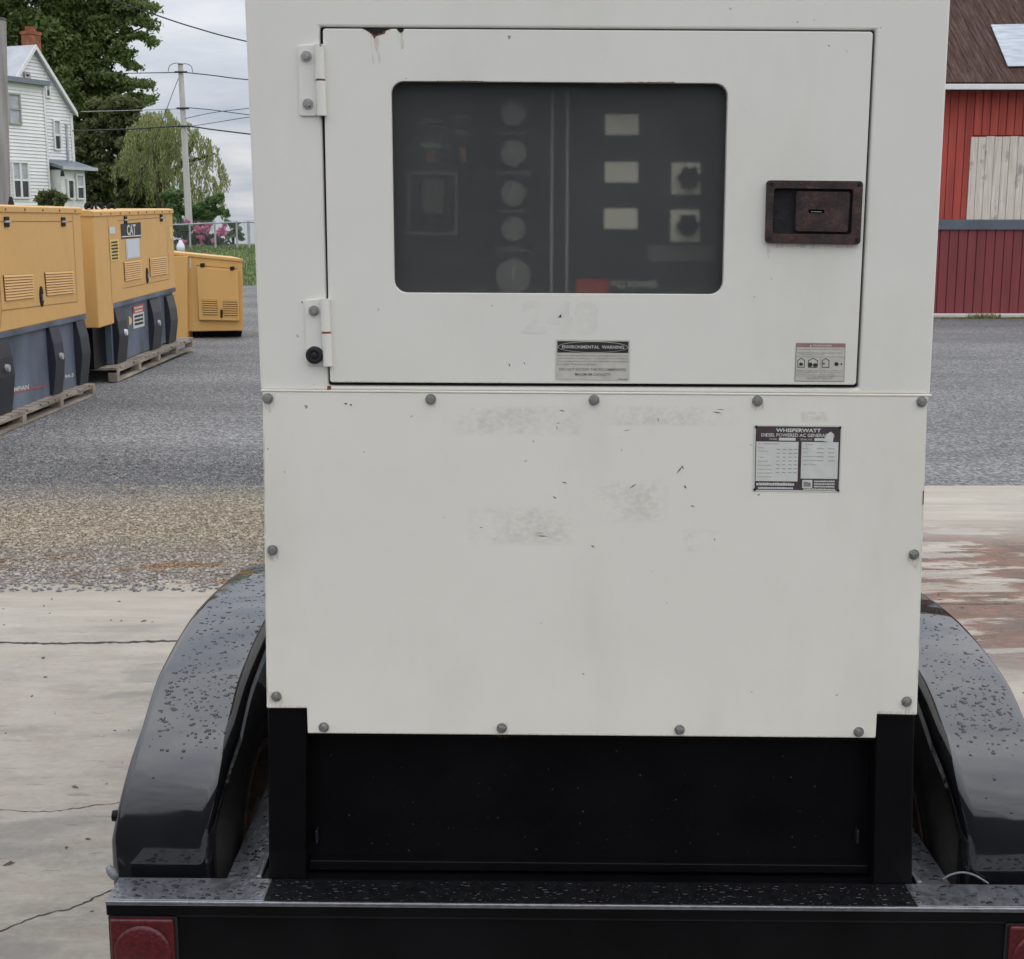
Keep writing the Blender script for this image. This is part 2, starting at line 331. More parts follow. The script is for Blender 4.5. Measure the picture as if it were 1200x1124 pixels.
# ------------------------------------------------------------------ mesh builder
COL = sc.collection
class MB:
    def __init__(s): s.v = []; s.f = []; s.m = []; s.smooth = []
    def add(s, vs, fs, mi=0, smooth=False):
        o = len(s.v); s.v += [Vector(v) for v in vs]
        for f in fs: s.f.append([o + i for i in f]); s.m.append(mi); s.smooth.append(smooth)
        return s
    def quad(s, a, b, c, d, mi=0): return s.add([a, b, c, d], [(0, 1, 2, 3)], mi)
    def box(s, lo, hi, mi=0):
        (x0, y0, z0), (x1, y1, z1) = lo, hi
        return s.add([(x0,y0,z0),(x1,y0,z0),(x1,y1,z0),(x0,y1,z0),(x0,y0,z1),(x1,y0,z1),(x1,y1,z1),(x0,y1,z1)],
                     [(0,3,2,1),(4,5,6,7),(0,1,5,4),(1,2,6,5),(2,3,7,6),(3,0,4,7)], mi)
    def prism(s, pts, off, mi=0):
        """planar loop pts pushed by vector off"""
        n = len(pts); off = Vector(off); q = [Vector(p) + off for p in pts]
        return s.add(list(pts) + q, [tuple(range(n)), tuple(range(2*n-1, n-1, -1))] + [(i, n+i, n+(i+1) % n, (i+1) % n) for i in range(n)], mi)
    def cyl(s, a, b, r0, r1=None, n=12, mi=0, smooth=True, caps=True):
        a, b = Vector(a), Vector(b); r1 = r0 if r1 is None else r1
        d = (b - a).normalized(); u = d.orthogonal().normalized(); w = d.cross(u)
        vs = []
        for c, r in ((a, r0), (b, r1)):
            for i in range(n):
                t = 2 * math.pi * i / n; vs.append(c + u * (r * math.cos(t)) + w * (r * math.sin(t)))
        s.add(vs, [(i, (i+1) % n, n+(i+1) % n, n+i) for i in range(n)], mi, smooth)
        if caps: s.add(vs[:n], [tuple(range(n-1, -1, -1))], mi); s.add(vs[n:], [tuple(range(n))], mi)
        return s
    def tube(s, pts, r, n=6, mi=0):
        pts = [Vector(p) for p in pts]; rs = r if hasattr(r, '__len__') else [r] * len(pts)
        vs = []; u = None
        for i, p in enumerate(pts):
            d = (pts[min(i+1, len(pts)-1)] - pts[max(i-1, 0)]).normalized()
            u = d.orthogonal().normalized() if u is None else (u - d * u.dot(d)).normalized()
            w = d.cross(u)
            vs += [p + u * (rs[i] * math.cos(2*math.pi*k/n)) + w * (rs[i] * math.sin(2*math.pi*k/n)) for k in range(n)]
        fs = [(i*n+k, i*n+(k+1) % n, (i+1)*n+(k+1) % n, (i+1)*n+k) for i in range(len(pts)-1) for k in range(n)]
        s.add(vs, fs, mi, True); L = len(pts) - 1
        return s.add(vs[:n], [tuple(range(n))], mi).add(vs[L*n:], [tuple(range(n))], mi)
    def lathe(s, prof, axis_o, axis, n=32, mi=0, closed=False):
        """prof: (offset along axis, radius)"""
        a = Vector(axis).normalized(); u = a.orthogonal().normalized(); w = a.cross(u); o = Vector(axis_o); vs = []
        for h, r in prof:
            for k in range(n):
                t = 2*math.pi*k/n; vs.append(o + a*h + u*(r*math.cos(t)) + w*(r*math.sin(t)))
        m_ = len(prof); fs = []
        for i in range(m_ if closed else m_-1):
            j = (i+1) % m_
            for k in range(n): fs.append((i*n+k, i*n+(k+1) % n, j*n+(k+1) % n, j*n+k))
        return s.add(vs, fs, mi, True)
    def plate(s, loops, mapf, y0, y1, mi=0):
        """2D loops (first outer, rest holes) filled and given thickness; mapf(u,v,y)->point"""
        bm = bmesh.new(); es = []
        for lp in loops:
            vv = [bm.verts.new((p[0], p[1], 0)) for p in lp]
            es += [bm.edges.new((vv[i], vv[(i+1) % len(vv)])) for i in range(len(vv))]
        bmesh.ops.triangle_fill(bm, use_beauty=True, use_dissolve=False, edges=es)
        bm.verts.ensure_lookup_table(); bm.verts.index_update()
        uv = [(v.co.x, v.co.y) for v in bm.verts]; tris = [[v.index for v in f.verts] for f in bm.faces]; n = len(uv)
        vs = [mapf(u, v, y0) for u, v in uv] + [mapf(u, v, y1) for u, v in uv]
        fs = [tuple(t) for t in tris] + [tuple(n + i for i in reversed(t)) for t in tris]
        o = 0
        for lp in loops:
            k = len(lp)
            fs += [(o+i, o+(i+1) % k, n+o+(i+1) % k, n+o+i) for i in range(k)]; o += k
        bm.free()
        return s.add(vs, fs, mi)
    def build(s, name, mats, parent=None, org=None, bevel=0, seg=2, label=None, cat=None, group=None, kind=None, merge=False, loc=None):
        me = bpy.data.meshes.new(name)
        if org is None:
            org = Vector((0, 0, 0))
            p = parent
            while p is not None: org = org + p.location; p = p.parent
            if parent is not None and parent.get('_local'): org = Vector((0, 0, 0))
        org = Vector(org)
        me.from_pydata([v - org for v in s.v], [], s.f)
        for mm in ([mats] if isinstance(mats, str) else mats): me.materials.append(MATS[mm])
        me.polygons.foreach_set('material_index', s.m); me.polygons.foreach_set('use_smooth', s.smooth)
        bm = bmesh.new(); bm.from_mesh(me)
        if merge: bmesh.ops.remove_doubles(bm, verts=bm.verts, dist=1e-5)
        if len(bm.faces) < 60000: bmesh.ops.recalc_face_normals(bm, faces=bm.faces)
        bm.to_mesh(me); bm.free()
        o = bpy.data.objects.new(name, me); COL.objects.link(o)
        if parent is not None: o.parent = parent
        if loc is not None: o.location = loc
        if bevel:
            bv = o.modifiers.new('bevel', 'BEVEL'); bv.width = bevel; bv.segments = seg; bv.limit_method = 'ANGLE'; bv.angle_limit = R(40); bv.harden_normals = False
        tag(o, label, cat, group, kind)
        return o
def tag(o, label=None, cat=None, group=None, kind=None):
    for k, v in (('label', label), ('category', cat), ('group', group), ('kind', kind)):
        if v: o[k] = v
    return o
def thing(name, loc, label, cat, group=None, rz=0.0):
    o = bpy.data.objects.new(name, None); COL.objects.link(o); o.location = loc; o.rotation_euler = (0, 0, rz)
    o.empty_display_size = 0.2
    return tag(o, label, cat, group)
def copy_obj(o, parent, loc=None, name=None):
    c = o.copy(); COL.objects.link(c); c.parent = parent
    if loc is not None: c.location = loc
    return c
def catmull(pts, n=6):
    P = [Vector(p) for p in pts]; P = [P[0]*2 - P[1]] + P + [P[-1]*2 - P[-2]]; o = []
    for i in range(1, len(P) - 2):
        a, b, c, d = P[i-1:i+3]
        for k in range(n):
            t = k / n; o.append(0.5*((2*b) + (c-a)*t + (2*a-5*b+4*c-d)*t*t + (3*b-a-3*c+d)*t**3))
    return o + [P[-2]]
_tc = {}
def text_mesh(s, bold=0.0):
    """glyph outline as flat mesh scaled into 0..1 x 0..1"""
    key = (s, bold)
    if key in _tc: return _tc[key]
    cu = bpy.data.curves.new('t', 'FONT'); cu.body = s; cu.resolution_u = 2; cu.offset = bold
    ob = bpy.data.objects.new('t', cu); COL.objects.link(ob)
    dg = bpy.context.evaluated_depsgraph_get(); me = ob.evaluated_get(dg).to_mesh()
    vs = [v.co.copy() for v in me.vertices]; fs = [tuple(p.vertices) for p in me.polygons]
    ob.evaluated_get(dg).to_mesh_clear(); bpy.data.objects.remove(ob); bpy.data.curves.remove(cu)
    x0, x1 = min(v.x for v in vs), max(v.x for v in vs); y0, y1 = min(v.y for v in vs), max(v.y for v in vs)
    r = ([((v.x-x0)/(x1-x0), (v.y-y0)/(y1-y0)) for v in vs], fs); _tc[key] = r
    return r
class Decal:
    """flat print laid on a surface: f(u,v) -> point, u right, v down, both 0..1; out = unit normal toward the viewer"""
    def __init__(s, f, outn): s.f = f; s.n = Vector(outn); s.mb = MB()
    def P(s, u, v, h): return Vector(s.f(u, v)) + s.n * h
    def rect(s, u0, v0, u1, v1, h, mi): s.mb.quad(s.P(u0, v1, h), s.P(u1, v1, h), s.P(u1, v0, h), s.P(u0, v0, h), mi); return s
    def text(s, txt, u0, v0, u1, v1, h, mi, bold=0.0):
        pv, fs = text_mesh(txt, bold)
        s.mb.add([s.P(u0 + x*(u1-u0), v1 + y*(v0-v1), h) for x, y in pv], fs, mi); return s
    def dashes(s, u0, v0, u1, v1, h, mi, n=6, seed=1):
        r = random.Random(seed); u = u0; w = (u1-u0)/n
        while u < u1 - w*.2:
            k = w*r.uniform(.45, 1.25); s.rect(u, v0 + (v1-v0)*r.uniform(0, .2), min(u + k*.82, u1), v1, h, mi); u += k
        return s
    def poly(s, pts, h, mi): s.mb.add([s.P(u, v, h) for u, v in pts], [tuple(range(len(pts)))], mi); return s
    def line(s, a, b, w, h, mi, asp=1.0):
        dx, dy = b[0]-a[0], (b[1]-a[1])/asp; L = math.hypot(dx, dy) or 1; nx, ny = -dy/L*w/2, dx/L*w/2*asp
        return s.poly([(a[0]+nx, a[1]+ny), (a[0]-nx, a[1]-ny), (b[0]-nx, b[1]-ny), (b[0]+nx, b[1]+ny)], h, mi)
def quadmap(q, un):
    """q: TL TR BR BL in photo pixels, un(px,py)->point"""
    def f(u, v):
        a = [q[0][i]*(1-u) + q[1][i]*u for i in (0, 1)]; b = [q[3][i]*(1-u) + q[2][i]*u for i in (0, 1)]
        return un(a[0]*(1-v) + b[0]*v, a[1]*(1-v) + b[1]*v)
    return f
def rrect_px(q, r, n=6):
    """rounded quad loop in pixels"""
    o = []
    for i in range(4):
        p = Vector(q[i]); a = (Vector(q[i-1]) - p).normalized(); b = (Vector(q[(i+1) % 4]) - p).normalized()
        for k in range(n + 1):
            t = k / n * math.pi / 2
            o.append(p + a*r*(1 - math.sin(t)) + b*r*(1 - math.cos(t)))
    return [(v.x, v.y) for v in o]

# ================================================================== GROUND
def terrain(x, y):
    k = max(0.0, min(1.0, (4 - x) / 4))
    if y < 34: z = 0
    elif y < 48: s = (y-34)/14; z = 0.75*s*s*(3-2*s)
    elif y < 53: z = 0.75
    else: z = 0.75 - 0.07*(y-53)
    return z * k if z > 0 else max(z, -34.0) - 0.0
xs = [-900, -300, -120, -60, -40, -30, -25, -20, -16, -13, -10, -8, -6, -4, -2, 0, 1, 2, 3, 4, 8, 16, 40, 120, 300, 900]
ys = [-400, -100, -30, -10, 0, 10, 20, 30, 34] + [34 + i for i in range(1, 15)] + [50, 53, 56, 60, 70, 90, 130, 200, 330, 500, 800, 1500]
mb = MB(); nx = len(xs)
mb.add([(x, y, terrain(x, y)) for y in ys for x in xs], [(j*nx+i, j*nx+i+1, (j+1)*nx+i+1, (j+1)*nx+i) for j in range(len(ys)-1) for i in range(nx-1)], 0, True)
ground = mb.build('ground', ['gravel_gray', 'lawn'], kind='structure', label='grey gravel yard around the parked machines')
for p in ground.data.polygons:
    if p.center.y > 35: p.material_index = 1
# lawn sheet edge a bit ahead of the slope
# concrete pad as slabs
pad = thing('concrete_pad', (0, 0, 0), 'pale concrete pad under the trailer', None); pad['kind'] = 'structure'
def slab(x0, x1, y0, y1):
    mb = MB().box((x0, y0, -0.1), (x1, y1, 0.02)); return mb.build('concrete_slab', 'concrete', pad, bevel=0.006)
slab(-9, 0.28, 1.2, 5.93); slab(0.30, 10, 1.2, 5.6); slab(0.30, 10, 5.62, 8.25)
def ribbon(name, pts, w, z, matn, parent, jit=0.012, n=10):
    P = catmull([(p.x, p.y, 0) for p in pts], n); mb = MB(); L, Rr = [], []
    for i, p in enumerate(P):
        d = (P[min(i+1, len(P)-1)] - P[max(i-1, 0)]).normalized(); nrm = Vector((-d.y, d.x, 0))
        p = p + nrm * random.uniform(-jit, jit); ww = w * random.uniform(0.4, 1.3)
        L.append((p.x + nrm.x*ww, p.y + nrm.y*ww, z)); Rr.append((p.x - nrm.x*ww, p.y - nrm.y*ww, z))
    k = len(P); mb.add(L + Rr, [(i, i+1, k+i+1, k+i) for i in range(k-1)])
    return mb.build(name, matn, parent)
simple('crack_dark', (0.055, 0.045, 0.038), 0.95, 0.3, 30)
G2 = lambda x, y: atZ(x, y, 0.021)
ribbon('crack', [G2(-120, 1125), G2(-20, 1098), G2(40, 1075), G2(90, 1062), G2(122, 1046), G2(180, 1020)], 0.0028, 0.0212, 'crack_dark', pad, 0.004)
ribbon('crack', [G2(-60, 946), G2(0, 948), G2(50, 951), G2(90, 947), G2(135, 941), G2(200, 938)], 0.0018, 0.0212, 'crack_dark', pad, 0.005)
ribbon('crack', [G2(-200, 752), G2(0, 753), G2(60, 754), G2(130, 753), G2(210, 751), G2(330, 750)], 0.010, 0.0216, 'crack_dark', pad, 0.006, 14)
simple('reflection_dark', (0.030, 0.031, 0.033), 0.95, 0.3, 3, bmp=0.4, bscale=120, ior=1.15)  # near-black, almost glossless; for the ground added to darken the fender reflections
MB().quad((-40, -60, 0.006), (40, -60, 0.006), (40, 1.199, 0.006), (-40, 1.199, 0.006)).build('dark_reflection_ground', 'reflection_dark', kind='structure', label='added unseen dark ground behind the camera, darkening the fender reflections')
# tan gravel strip
MB().quad((-10, 5.93, 0.006), (0.30, 5.93, 0.006), (0.30, 8.35, 0.006), (-10, 8.35, 0.006)).build('gravel_strip', 'gravel_tan', kind='structure', label='tan washed gravel strip beyond the concrete pad')
# loose stones
def stones(name, n, area, size, matn, label, dens=None):
    base = [(1,0,0),(-1,0,0),(0,1,0),(0,-1,0),(0,0,1),(0,0,-1)]
    fs = [(0,2,4),(2,1,4),(1,3,4),(3,0,4),(2,0,5),(1,2,5),(3,1,5),(0,3,5)]
    V, Fc = [], []; rnd = random.Random(3)
    for i in range(n):
        x = rnd.uniform(area[0], area[1]); y = rnd.uniform(area[2], area[3])
        if dens and rnd.random() > dens(x, y): continue
        s = size * rnd.uniform(0.45, 1.5) ** 1.3 * (1.0 if y < 8.0 else 0.8); a = rnd.uniform(0, 6.28); ca, sa = math.cos(a), math.sin(a)
        sx_, sy_, sz_ = s*rnd.uniform(.7, 1.3), s*rnd.uniform(.6, 1), s*rnd.uniform(.4, .8)
        o = len(V)
        for bx, by, bz in base:
            px, py, pz = bx*sx_ + rnd.uniform(-.3, .3)*s, by*sy_ + rnd.uniform(-.3, .3)*s, bz*sz_
            V.append((x + px*ca - py*sa, y + px*sa + py*ca, (0.006 if y > 5.93 else 0.02) + sz_*0.4 + pz))
        Fc += [tuple(o + k for k in f) for f in fs]
    mb = MB(); mb.v = [Vector(v) for v in V]; mb.f = Fc; mb.m = [0]*len(Fc); mb.smooth = [False]*len(Fc)
    return mb.build(name, matn, kind='stuff', label=label, cat='gravel')
stones('loose_gravel', 110000, (-4.4, -0.55, 5.80, 10.2), 0.0075, 'stones_mixed', 'loose tan and grey pebbles beside the concrete edge',
       lambda x, y: (1.0 if 6.0 + .06*math.sin(x*7) < y < 8.0 else .35 if y < 6.2 else max(0.0, 0.85 - (y-8.0)*0.45)) if x > -y*0.42 - 0.3 else 0)
bpy.data.objects['gravel_strip'].location = (0, 0, 0)

mb = MB(); rd = random.Random(31)
for q in range(170):
    x = rd.uniform(-2.6, -.7) if rd.random() < .75 else rd.uniform(1.3, 3.2); y = rd.uniform(2.4, 5.85); s_ = rd.choice((.003, .004, .006, .010)); a = rd.uniform(0, 6.28); u = Vector((math.cos(a), math.sin(a), 0)); w = Vector((-math.sin(a), math.cos(a), 0)); c = Vector((x, y, .0212))
    mb.add([c - u*s_*1.6, c - w*s_*.7, c + u*s_*1.6, c + w*s_*.7, c + Vector((0, 0, s_*.6))], [(0, 1, 4), (1, 2, 4), (2, 3, 4), (3, 0, 4)])
simple('debris', (0.12, 0.095, 0.07), 0.9, 0.5, 3)
mb.build('ground_debris', 'debris', kind='stuff', label='scattered grit and leaf scraps on the concrete pad', cat='debris')

# ================================================================== GENERATOR
YF = 2.073
un = lambda px, py: atY(px, py, YF)
def uy(dy): return lambda px, py: atY(px, py, YF + dy)
GX = 0.1246
gen = thing('diesel_generator', (GX, YF + 0.6, 0.55), 'large off-white enclosed generator with a windowed door on the black trailer', 'generator')
def fmap(u, v, y):                        # pixel loop -> real plane at YF, then set at its own depth
    p = un(u, v); return Vector((p.x, y, p.z))
# enclosure shell with the door opening
O = [un(284.5, -48), un(1116.5, -44), un(1090, 462.5), un(305.5, 457)]
H = [un(374.5, 31), un(1026.5, 35), un(1006, 455), un(385, 452)]
mb = MB()
back = Vector((0, 2.35, 0))
v = O + H + [p + Vector((0, .05, 0)) for p in H] + [p + back for p in O]
mb.add(v, [(i, (i+1) % 4, 4+(i+1) % 4, 4+i) for i in range(4)] + [(4+i, 4+(i+1) % 4, 8+(i+1) % 4, 8+i) for i in range(4)]
       + [(i, 12+i, 12+(i+1) % 4, (i+1) % 4) for i in range(4)] + [(12, 13, 14, 15)])
enc = mb.build('enclosure', 'white_paint', gen, bevel=0.005, seg=3)
# cavity behind the door
mb = MB(); q = [p + Vector((0, .0502, 0)) for p in [un(340, 5), un(1062, 9), un(1040, 480), un(350, 476)]]; qb = [p + Vector((0, .16, 0)) for p in q]
mb.add(q + qb, [(i, (i+1) % 4, 4+(i+1) % 4, 4+i) for i in range(4)] + [(4, 5, 6, 7)]); mb.build('control_box', 'interior_black', enc)
mb = MB(); a = [(368, 24), (1034, 28), (1013, 462), (378, 459)]; b_ = [(392, 48), (1010, 52), (990, 436), (398, 433)]
mb.plate([a, b_], fmap, YF + .012, YF + .03); mb.build('door_seal', 'black_rubber', enc)
# lower body behind the bolted panel
mb = MB(); q = [un(309, 459), un(1084, 465), un(1071, 832), un(315, 826)]; q = [p + Vector((0, .004, 0)) for p in q]
mb.prism(q, back); mb.build('lower_body', 'white_paint', gen, bevel=0.004)
# bolted panel
pan = [(308, 458.5), (1086, 464), (1073.5, 837), (1027, 836), (1025.5, 864), (361, 858.5), (360, 829), (313, 829)]
mb = MB(); mb.plate([pan], fmap, YF - .004, YF + .0035)
low = mb.build('lower_panel', 'panel_paint', gen, bevel=0.0018)
mb = MB(); mb.prism([fmap(306, 456.2, YF-.0052), fmap(1091, 462, YF-.0052), fmap(1091, 464.2, YF-.0052), fmap(306, 458.4, YF-.0052)], (0, .006, 0)); mb.build('drip_edge', 'edge_paint', enc, bevel=0.0008)
# bolts (shared mesh): washer + hex head
def bolt_mesh(r, matn='zinc'):
    mb = MB(); mb.cyl((0, 0.0, 0), (0, -.0022, 0), r, r*.96, 18).cyl((0, -.0022, 0), (0, -.0075, 0), r*.72, r*.66, 6, smooth=False).cyl((0, -.0075, 0), (0, -.0083, 0), r*.45, r*.4, 10)
    o = mb.build('bolt', matn, None, org=(0, 0, 0)); return o
B0 = bolt_mesh(0.0083); used = [False]
def bolt(px, py, parent, y=YF-.004, sc_=1.0, matn=None):
    p = fmap(px, py, y); o = B0 if not used[0] else B0.copy()
    if used[0]: COL.objects.link(o)
    used[0] = True; o.parent = parent; w = Vector((0, 0, 0)); q = parent
    while q is not None: w += q.location; q = q.parent
    o.location = p - w; o.rotation_euler = (0, random.uniform(0, 1), 0); o.scale = (sc_,)*3
    return o
for x, y in ((314.5, 466.5), (505, 467.5), (696, 468.5), (887, 469.5), (1079, 470.5), (320, 644), (1070, 649), (324.5, 815), (1061.5, 821), (380, 851), (588, 852), (796, 854), (1005.5, 856.5)):
    bolt(x, y, low)
# door
DQ = [(378.5, 33.8), (1022.5, 37.6), (1002.5, 450.8), (387, 447.8)]
WQ = [(458.5, 95.3), (853, 98), (847, 345), (462.5, 343)]
mb = MB(); mb.plate([rrect_px(DQ, 3, 2), rrect_px(WQ, 15)], fmap, YF - .003, YF + .010)
door = mb.build('door', 'white_paint', gen, bevel=0.0012)
mb = MB(); mb.plate([rrect_px([(448, 85), (863, 88), (857, 356), (452, 354)], 15)], fmap, YF + .0105, YF + .0135); mb.build('window_pane', 'acrylic_pane', door)
# hinges
def hinge(pl, knk, bolts, second_black=False):
    mb = MB(); mb.plate([rrect_px(pl, 3, 3)], fmap, YF - .0035, YF + .0003)
    h = mb.build('hinge', 'white_paint', enc, bevel=0.0008)
    (x0, y0), (x1, y1) = knk; ym = (y0 + y1) / 2
    for a, b, dx in ((y0, ym - 1.2, 0), (ym + 1.2, y1, 1.0)):
        xx = lambda yy: x0 + (x1-x0)*(yy-y0)/(y1-y0)
        mb = MB().cyl(fmap(xx(a) + dx, a, YF - .007), fmap(xx(b) + dx, b, YF - .007), .0072, n=18); mb.build('hinge_knuckle', 'white_paint', h if h.parent is gen else enc, bevel=0.0008)
    MB().cyl(fmap(xx(ym - 1.4) + .5, ym - 1.4, YF - .007), fmap(xx(ym + 1.4) + .5, ym + 1.4, YF - .007), .0066, n=14).build('hinge_pin', 'rust_bright', enc)
    return h
hinge([(349.5, 53.5), (372, 52.5), (372, 136), (351.5, 136)], ((375, 53), (377, 136)), None)
hinge([(357.5, 351.5), (379, 350.5), (380, 428.5), (359.5, 428)], ((381.5, 350), (384, 428.5)), None)
bolt(359.3, 66.5, enc, YF - .0035, .95); bolt(361.3, 122, enc, YF - .0035, .95); bolt(368.3, 364, enc, YF - .0035, .95)
MB().lathe([(0, .0132), (-.006, .013), (-.009, .0108), (-.009, .006), (-.0075, .0058), (-.0105, .004), (-.0105, 0.0001)], fmap(369.3, 415.8, YF - .0035), (0, 1, 0), 22).build('rubber_bumper', 'black_rubber', enc)
# latch: rusty recessed paddle handle
LQ = [(897.5, 211.5), (1009.5, 212.5), (1006, 286.5), (895.5, 284.5)]
IQ = [(905.5, 221), (998, 222), (995.5, 275), (903.5, 274)]
mb = MB(); mb.plate([rrect_px(LQ, 4, 3), rrect_px(IQ, 3, 2)], fmap, YF - .0115, YF - .0028); lat = mb.build('latch_frame', 'rust', door, bevel=0.0012)
mb = MB(); mb.plate([rrect_px(IQ, 2, 2)], fmap, YF - .0034, YF - .003); mb.build('latch_recess', 'rust_dark', door)
mb = MB(); mb.plate([rrect_px([(931.5, 224.5), (994.5, 225.5), (991.5, 272), (930, 271)], 3, 3), rrect_px([(945.5, 245.6), (964.5, 246), (964.3, 250.4), (945.3, 250)], 2, 2)], fmap, YF - .0105, YF - .0036); mb.build('latch_paddle', 'rust', door, bevel=0.0012)
MB().cyl(fmap(949, 248.2, YF-.006), fmap(962, 248.5, YF-.006), .0012, n=8).build('lock_pin', 'zinc', door)
for x, y in ((902.5, 215.5), (1005, 216.5), (900.5, 279.5), (1002, 281)):
    MB().cyl(fmap(x, y, YF-.0114), fmap(x, y, YF-.0125), .003, .0022, 10).build('rivet', 'rust_dark', door)
# control panel behind the window
CY = YF + .075; uc = lambda px, py: atY(px, py, CY)
def cbox(q, d0, d1, matn, name, parent, rr=0):
    mb = MB(); mb.plate([rrect_px(q, rr, 3) if rr else q], lambda u, v, y: Vector((uc(u, v).x, y, uc(u, v).z)), CY - d1, CY - d0); return mb.build(name, matn, parent)
Q = lambda x0, y0, x1, y1: [(x0, y0), (x1, y0), (x1, y1), (x0, y1)]
cp = cbox(Q(440, 80, 870, 365), -.004, 0, 'panel_dark', 'control_panel', gen)
for (y, r) in ((133, 15), (180, 15.5), (227, 15), (268, 14.5), (324, 21)):
    c = uc(601.5, y); k = (uc(601.5 + r, y) - c).x
    gmb = MB(); gmb.cyl((c.x, CY - .001, c.z), (c.x, CY - .008, c.z), k, k*.97, 24).build('gauge', 'gauge_face', cp)
    gmb = MB(); gmb.box((c.x - .0012, CY - .0095, c.z - k*.15), (c.x + .0012, CY - .0085, c.z + k*.55)).build('gauge_needle', 'gauge_needle', cp)
for y in (157, 203, 247.5, 292.5): cbox(Q(586 if y != 203 else 580, y-2.5, 617 if y != 203 else 623, y+2.5), .0005, .002, 'panel_mid', 'gauge_label', cp)
for x in (645.5, 663.5):
    mb = MB(); mb.prism([uc(x + .8, 108), uc(x + 2.6, 108), uc(x + 1.2, 348), uc(x - .6, 348)], (0, -.006, 0)); mb.build('panel_edge_strip', 'panel_edge', cp)
for x, y in ((728.5, 146.3), (728, 202), (727.2, 256.5)): cbox(Q(x-19.5, y-12, x+19.5, y+12), .0005, .004, 'label_lit', 'meter_label', cp)
for x, y in ((803.7, 209.3), (802.5, 264.5)):
    pl = cbox(Q(x-17, y-18.5, x+17, y+18.5), .0005, .003, 'label_lit', 'switch_plate', cp)
    c = uc(x + 2.5, y - 1); loop = []
    for k in range(36):
        a = 2*math.pi*k/36; r = .0150 + .0022*math.cos(6*a); loop.append((c.x + r*math.cos(a), CY - .003, c.z + r*math.sin(a)))
    MB().prism(loop, (0, -.022, 0)).build('knob', 'interior_black', cp)
c = uc(805, 155); MB().cyl((c.x, CY, c.z), (c.x, CY - .02, c.z), .013, .012, 20).build('push_button', 'interior_black', cp)
cbox(Q(760, 288, 838, 306), .0004, .002, 'panel_mid', 'faded_label', cp)
for q, mn, nm in ((Q(490, 139, 518, 144), 'panel_mid', 'faded_label'), (Q(529, 135, 553, 139), 'panel_mid', 'faded_label'), (Q(533, 152, 549, 160), 'panel_mid', 'faded_label'), (Q(494, 167, 516, 174), 'gauge_face', 'toggle_label'), (Q(538, 172, 546, 190), 'brown_lamp', 'pilot_lamp'), (Q(500, 178, 511, 190), 'brown_lamp', 'pilot_lamp')):
    cbox(q, .0004, .004, mn, nm, cp)
mb = MB(); mb.plate([Q(478, 202, 536, 275), Q(480.5, 204.5, 533.5, 272.5)], lambda u, v, y: Vector((uc(u, v).x, y, uc(u, v).z)), CY - .003, CY - .0005); mb.build('breaker_frame', 'gauge_face', cp)
cbox(Q(494, 212, 520, 250), .0004, .002, 'panel_mid', 'breaker_label', cp)
d = Decal(quadmap(Q(675, 327, 713, 346), uc), (0, -1, 0)); d.rect(0, 0, 1, 1, .001, 0); d.mb.build('red_badge', ['label_red'], cp)
d = Decal(quadmap(Q(717, 329, 771, 339), uc), (0, -1, 0)); d.text('MQ POWER', 0, 0, 1, 1, .0012, 0, .02); d.mb.build('panel_lettering', ['panel_edge'], cp)
# labels on the door and panel
FR = (0, -1, 0)
def lines(d, rows, mi, h):
    for (txt, u0, u1, v0, v1) in rows: d.text(txt, u0, v0, u1, v1, h, mi)
d = Decal(quadmap([(651.3, 397.3), (738.2, 397.9), (737.3, 445.8), (650.6, 445)], lambda x, y: fmap(x, y, YF - .003)), FR)
d.rect(0, 0, 1, 1, .0006, 3); d.rect(.006, .012, .994, .988, .0009, 0); d.rect(.022, .045, .978, .325, .0012, 1)
ell = [(.5 + .475*math.cos(2*math.pi*k/40), .185 + .138*math.sin(2*math.pi*k/40)) for k in range(40)]
eli = [(.5 + .467*math.cos(2*math.pi*k/40), .185 + .126*math.sin(2*math.pi*k/40)) for k in range(40)]
d.poly(ell, .0014, 0); d.poly(eli, .0016, 1); d.text('ENVIRONMENTAL  WARNING', .085, .145, .92, .225, .0018, 0, .02)
lines(d, (('This unit is designed to contain operating fluids only. The', .02, .975, .375, .425), ('environmental containment is not designed to contain fluids', .02, .975, .445, .49), ('from an external source.  It is the operator\'s responsibility', .02, .975, .515, .56), ('to monitor fluid levels at all times.', .02, .56, .585, .63)), 2, .0013)
d.text('DO NOT EXCEED THE RECOMMENDED', .055, .70, .955, .765, .0013, 2, .01); d.text('MAXIMUM CAPACITY', .265, .82, .745, .89, .0013, 2, .01); d.dashes(.85, .95, .975, .975, .0013, 2, 4)
d.mb.build('warning_label', ['label_cream', 'label_black', 'label_gray', 'ghost_paint'], door, label='environmental warning label, black heading on cream')
d = Decal(quadmap([(932.3, 401.8), (990.3, 402.3), (988.5, 447), (930.6, 446.5)], lambda x, y: fmap(x, y, YF - .003)), FR)
d.rect(0, 0, 1, 1, .0006, 2); d.rect(.012, .012, .988, .988, .0009, 0); d.rect(.012, .012, .988, .105, .0011, 1)
d.poly([(.27, .095), (.325, .095), (.297, .03)], .0013, 0); d.text('DANGER', .35, .03, .73, .088, .0013, 0, .02)
lines(d, (('Using a generator indoors CAN KILL YOU IN MINUTES.', .03, .96, .145, .18), ('Generator exhaust contains carbon monoxide.  This is', .03, .93, .23, .265), ('a poison you cannot see or smell.', .03, .58, .28, .31), ('NEVER use inside a home', .03, .48, .70, .735), ('or garage, EVEN IF doors', .03, .45, .75, .785), ('and windows are open.', .03, .42, .80, .83), ('Only use OUTSIDE and', .53, .93, .70, .735), ('far away from windows,', .53, .92, .75, .785), ('doors, and vents.', .53, .80, .80, .83)), 2, .0013)
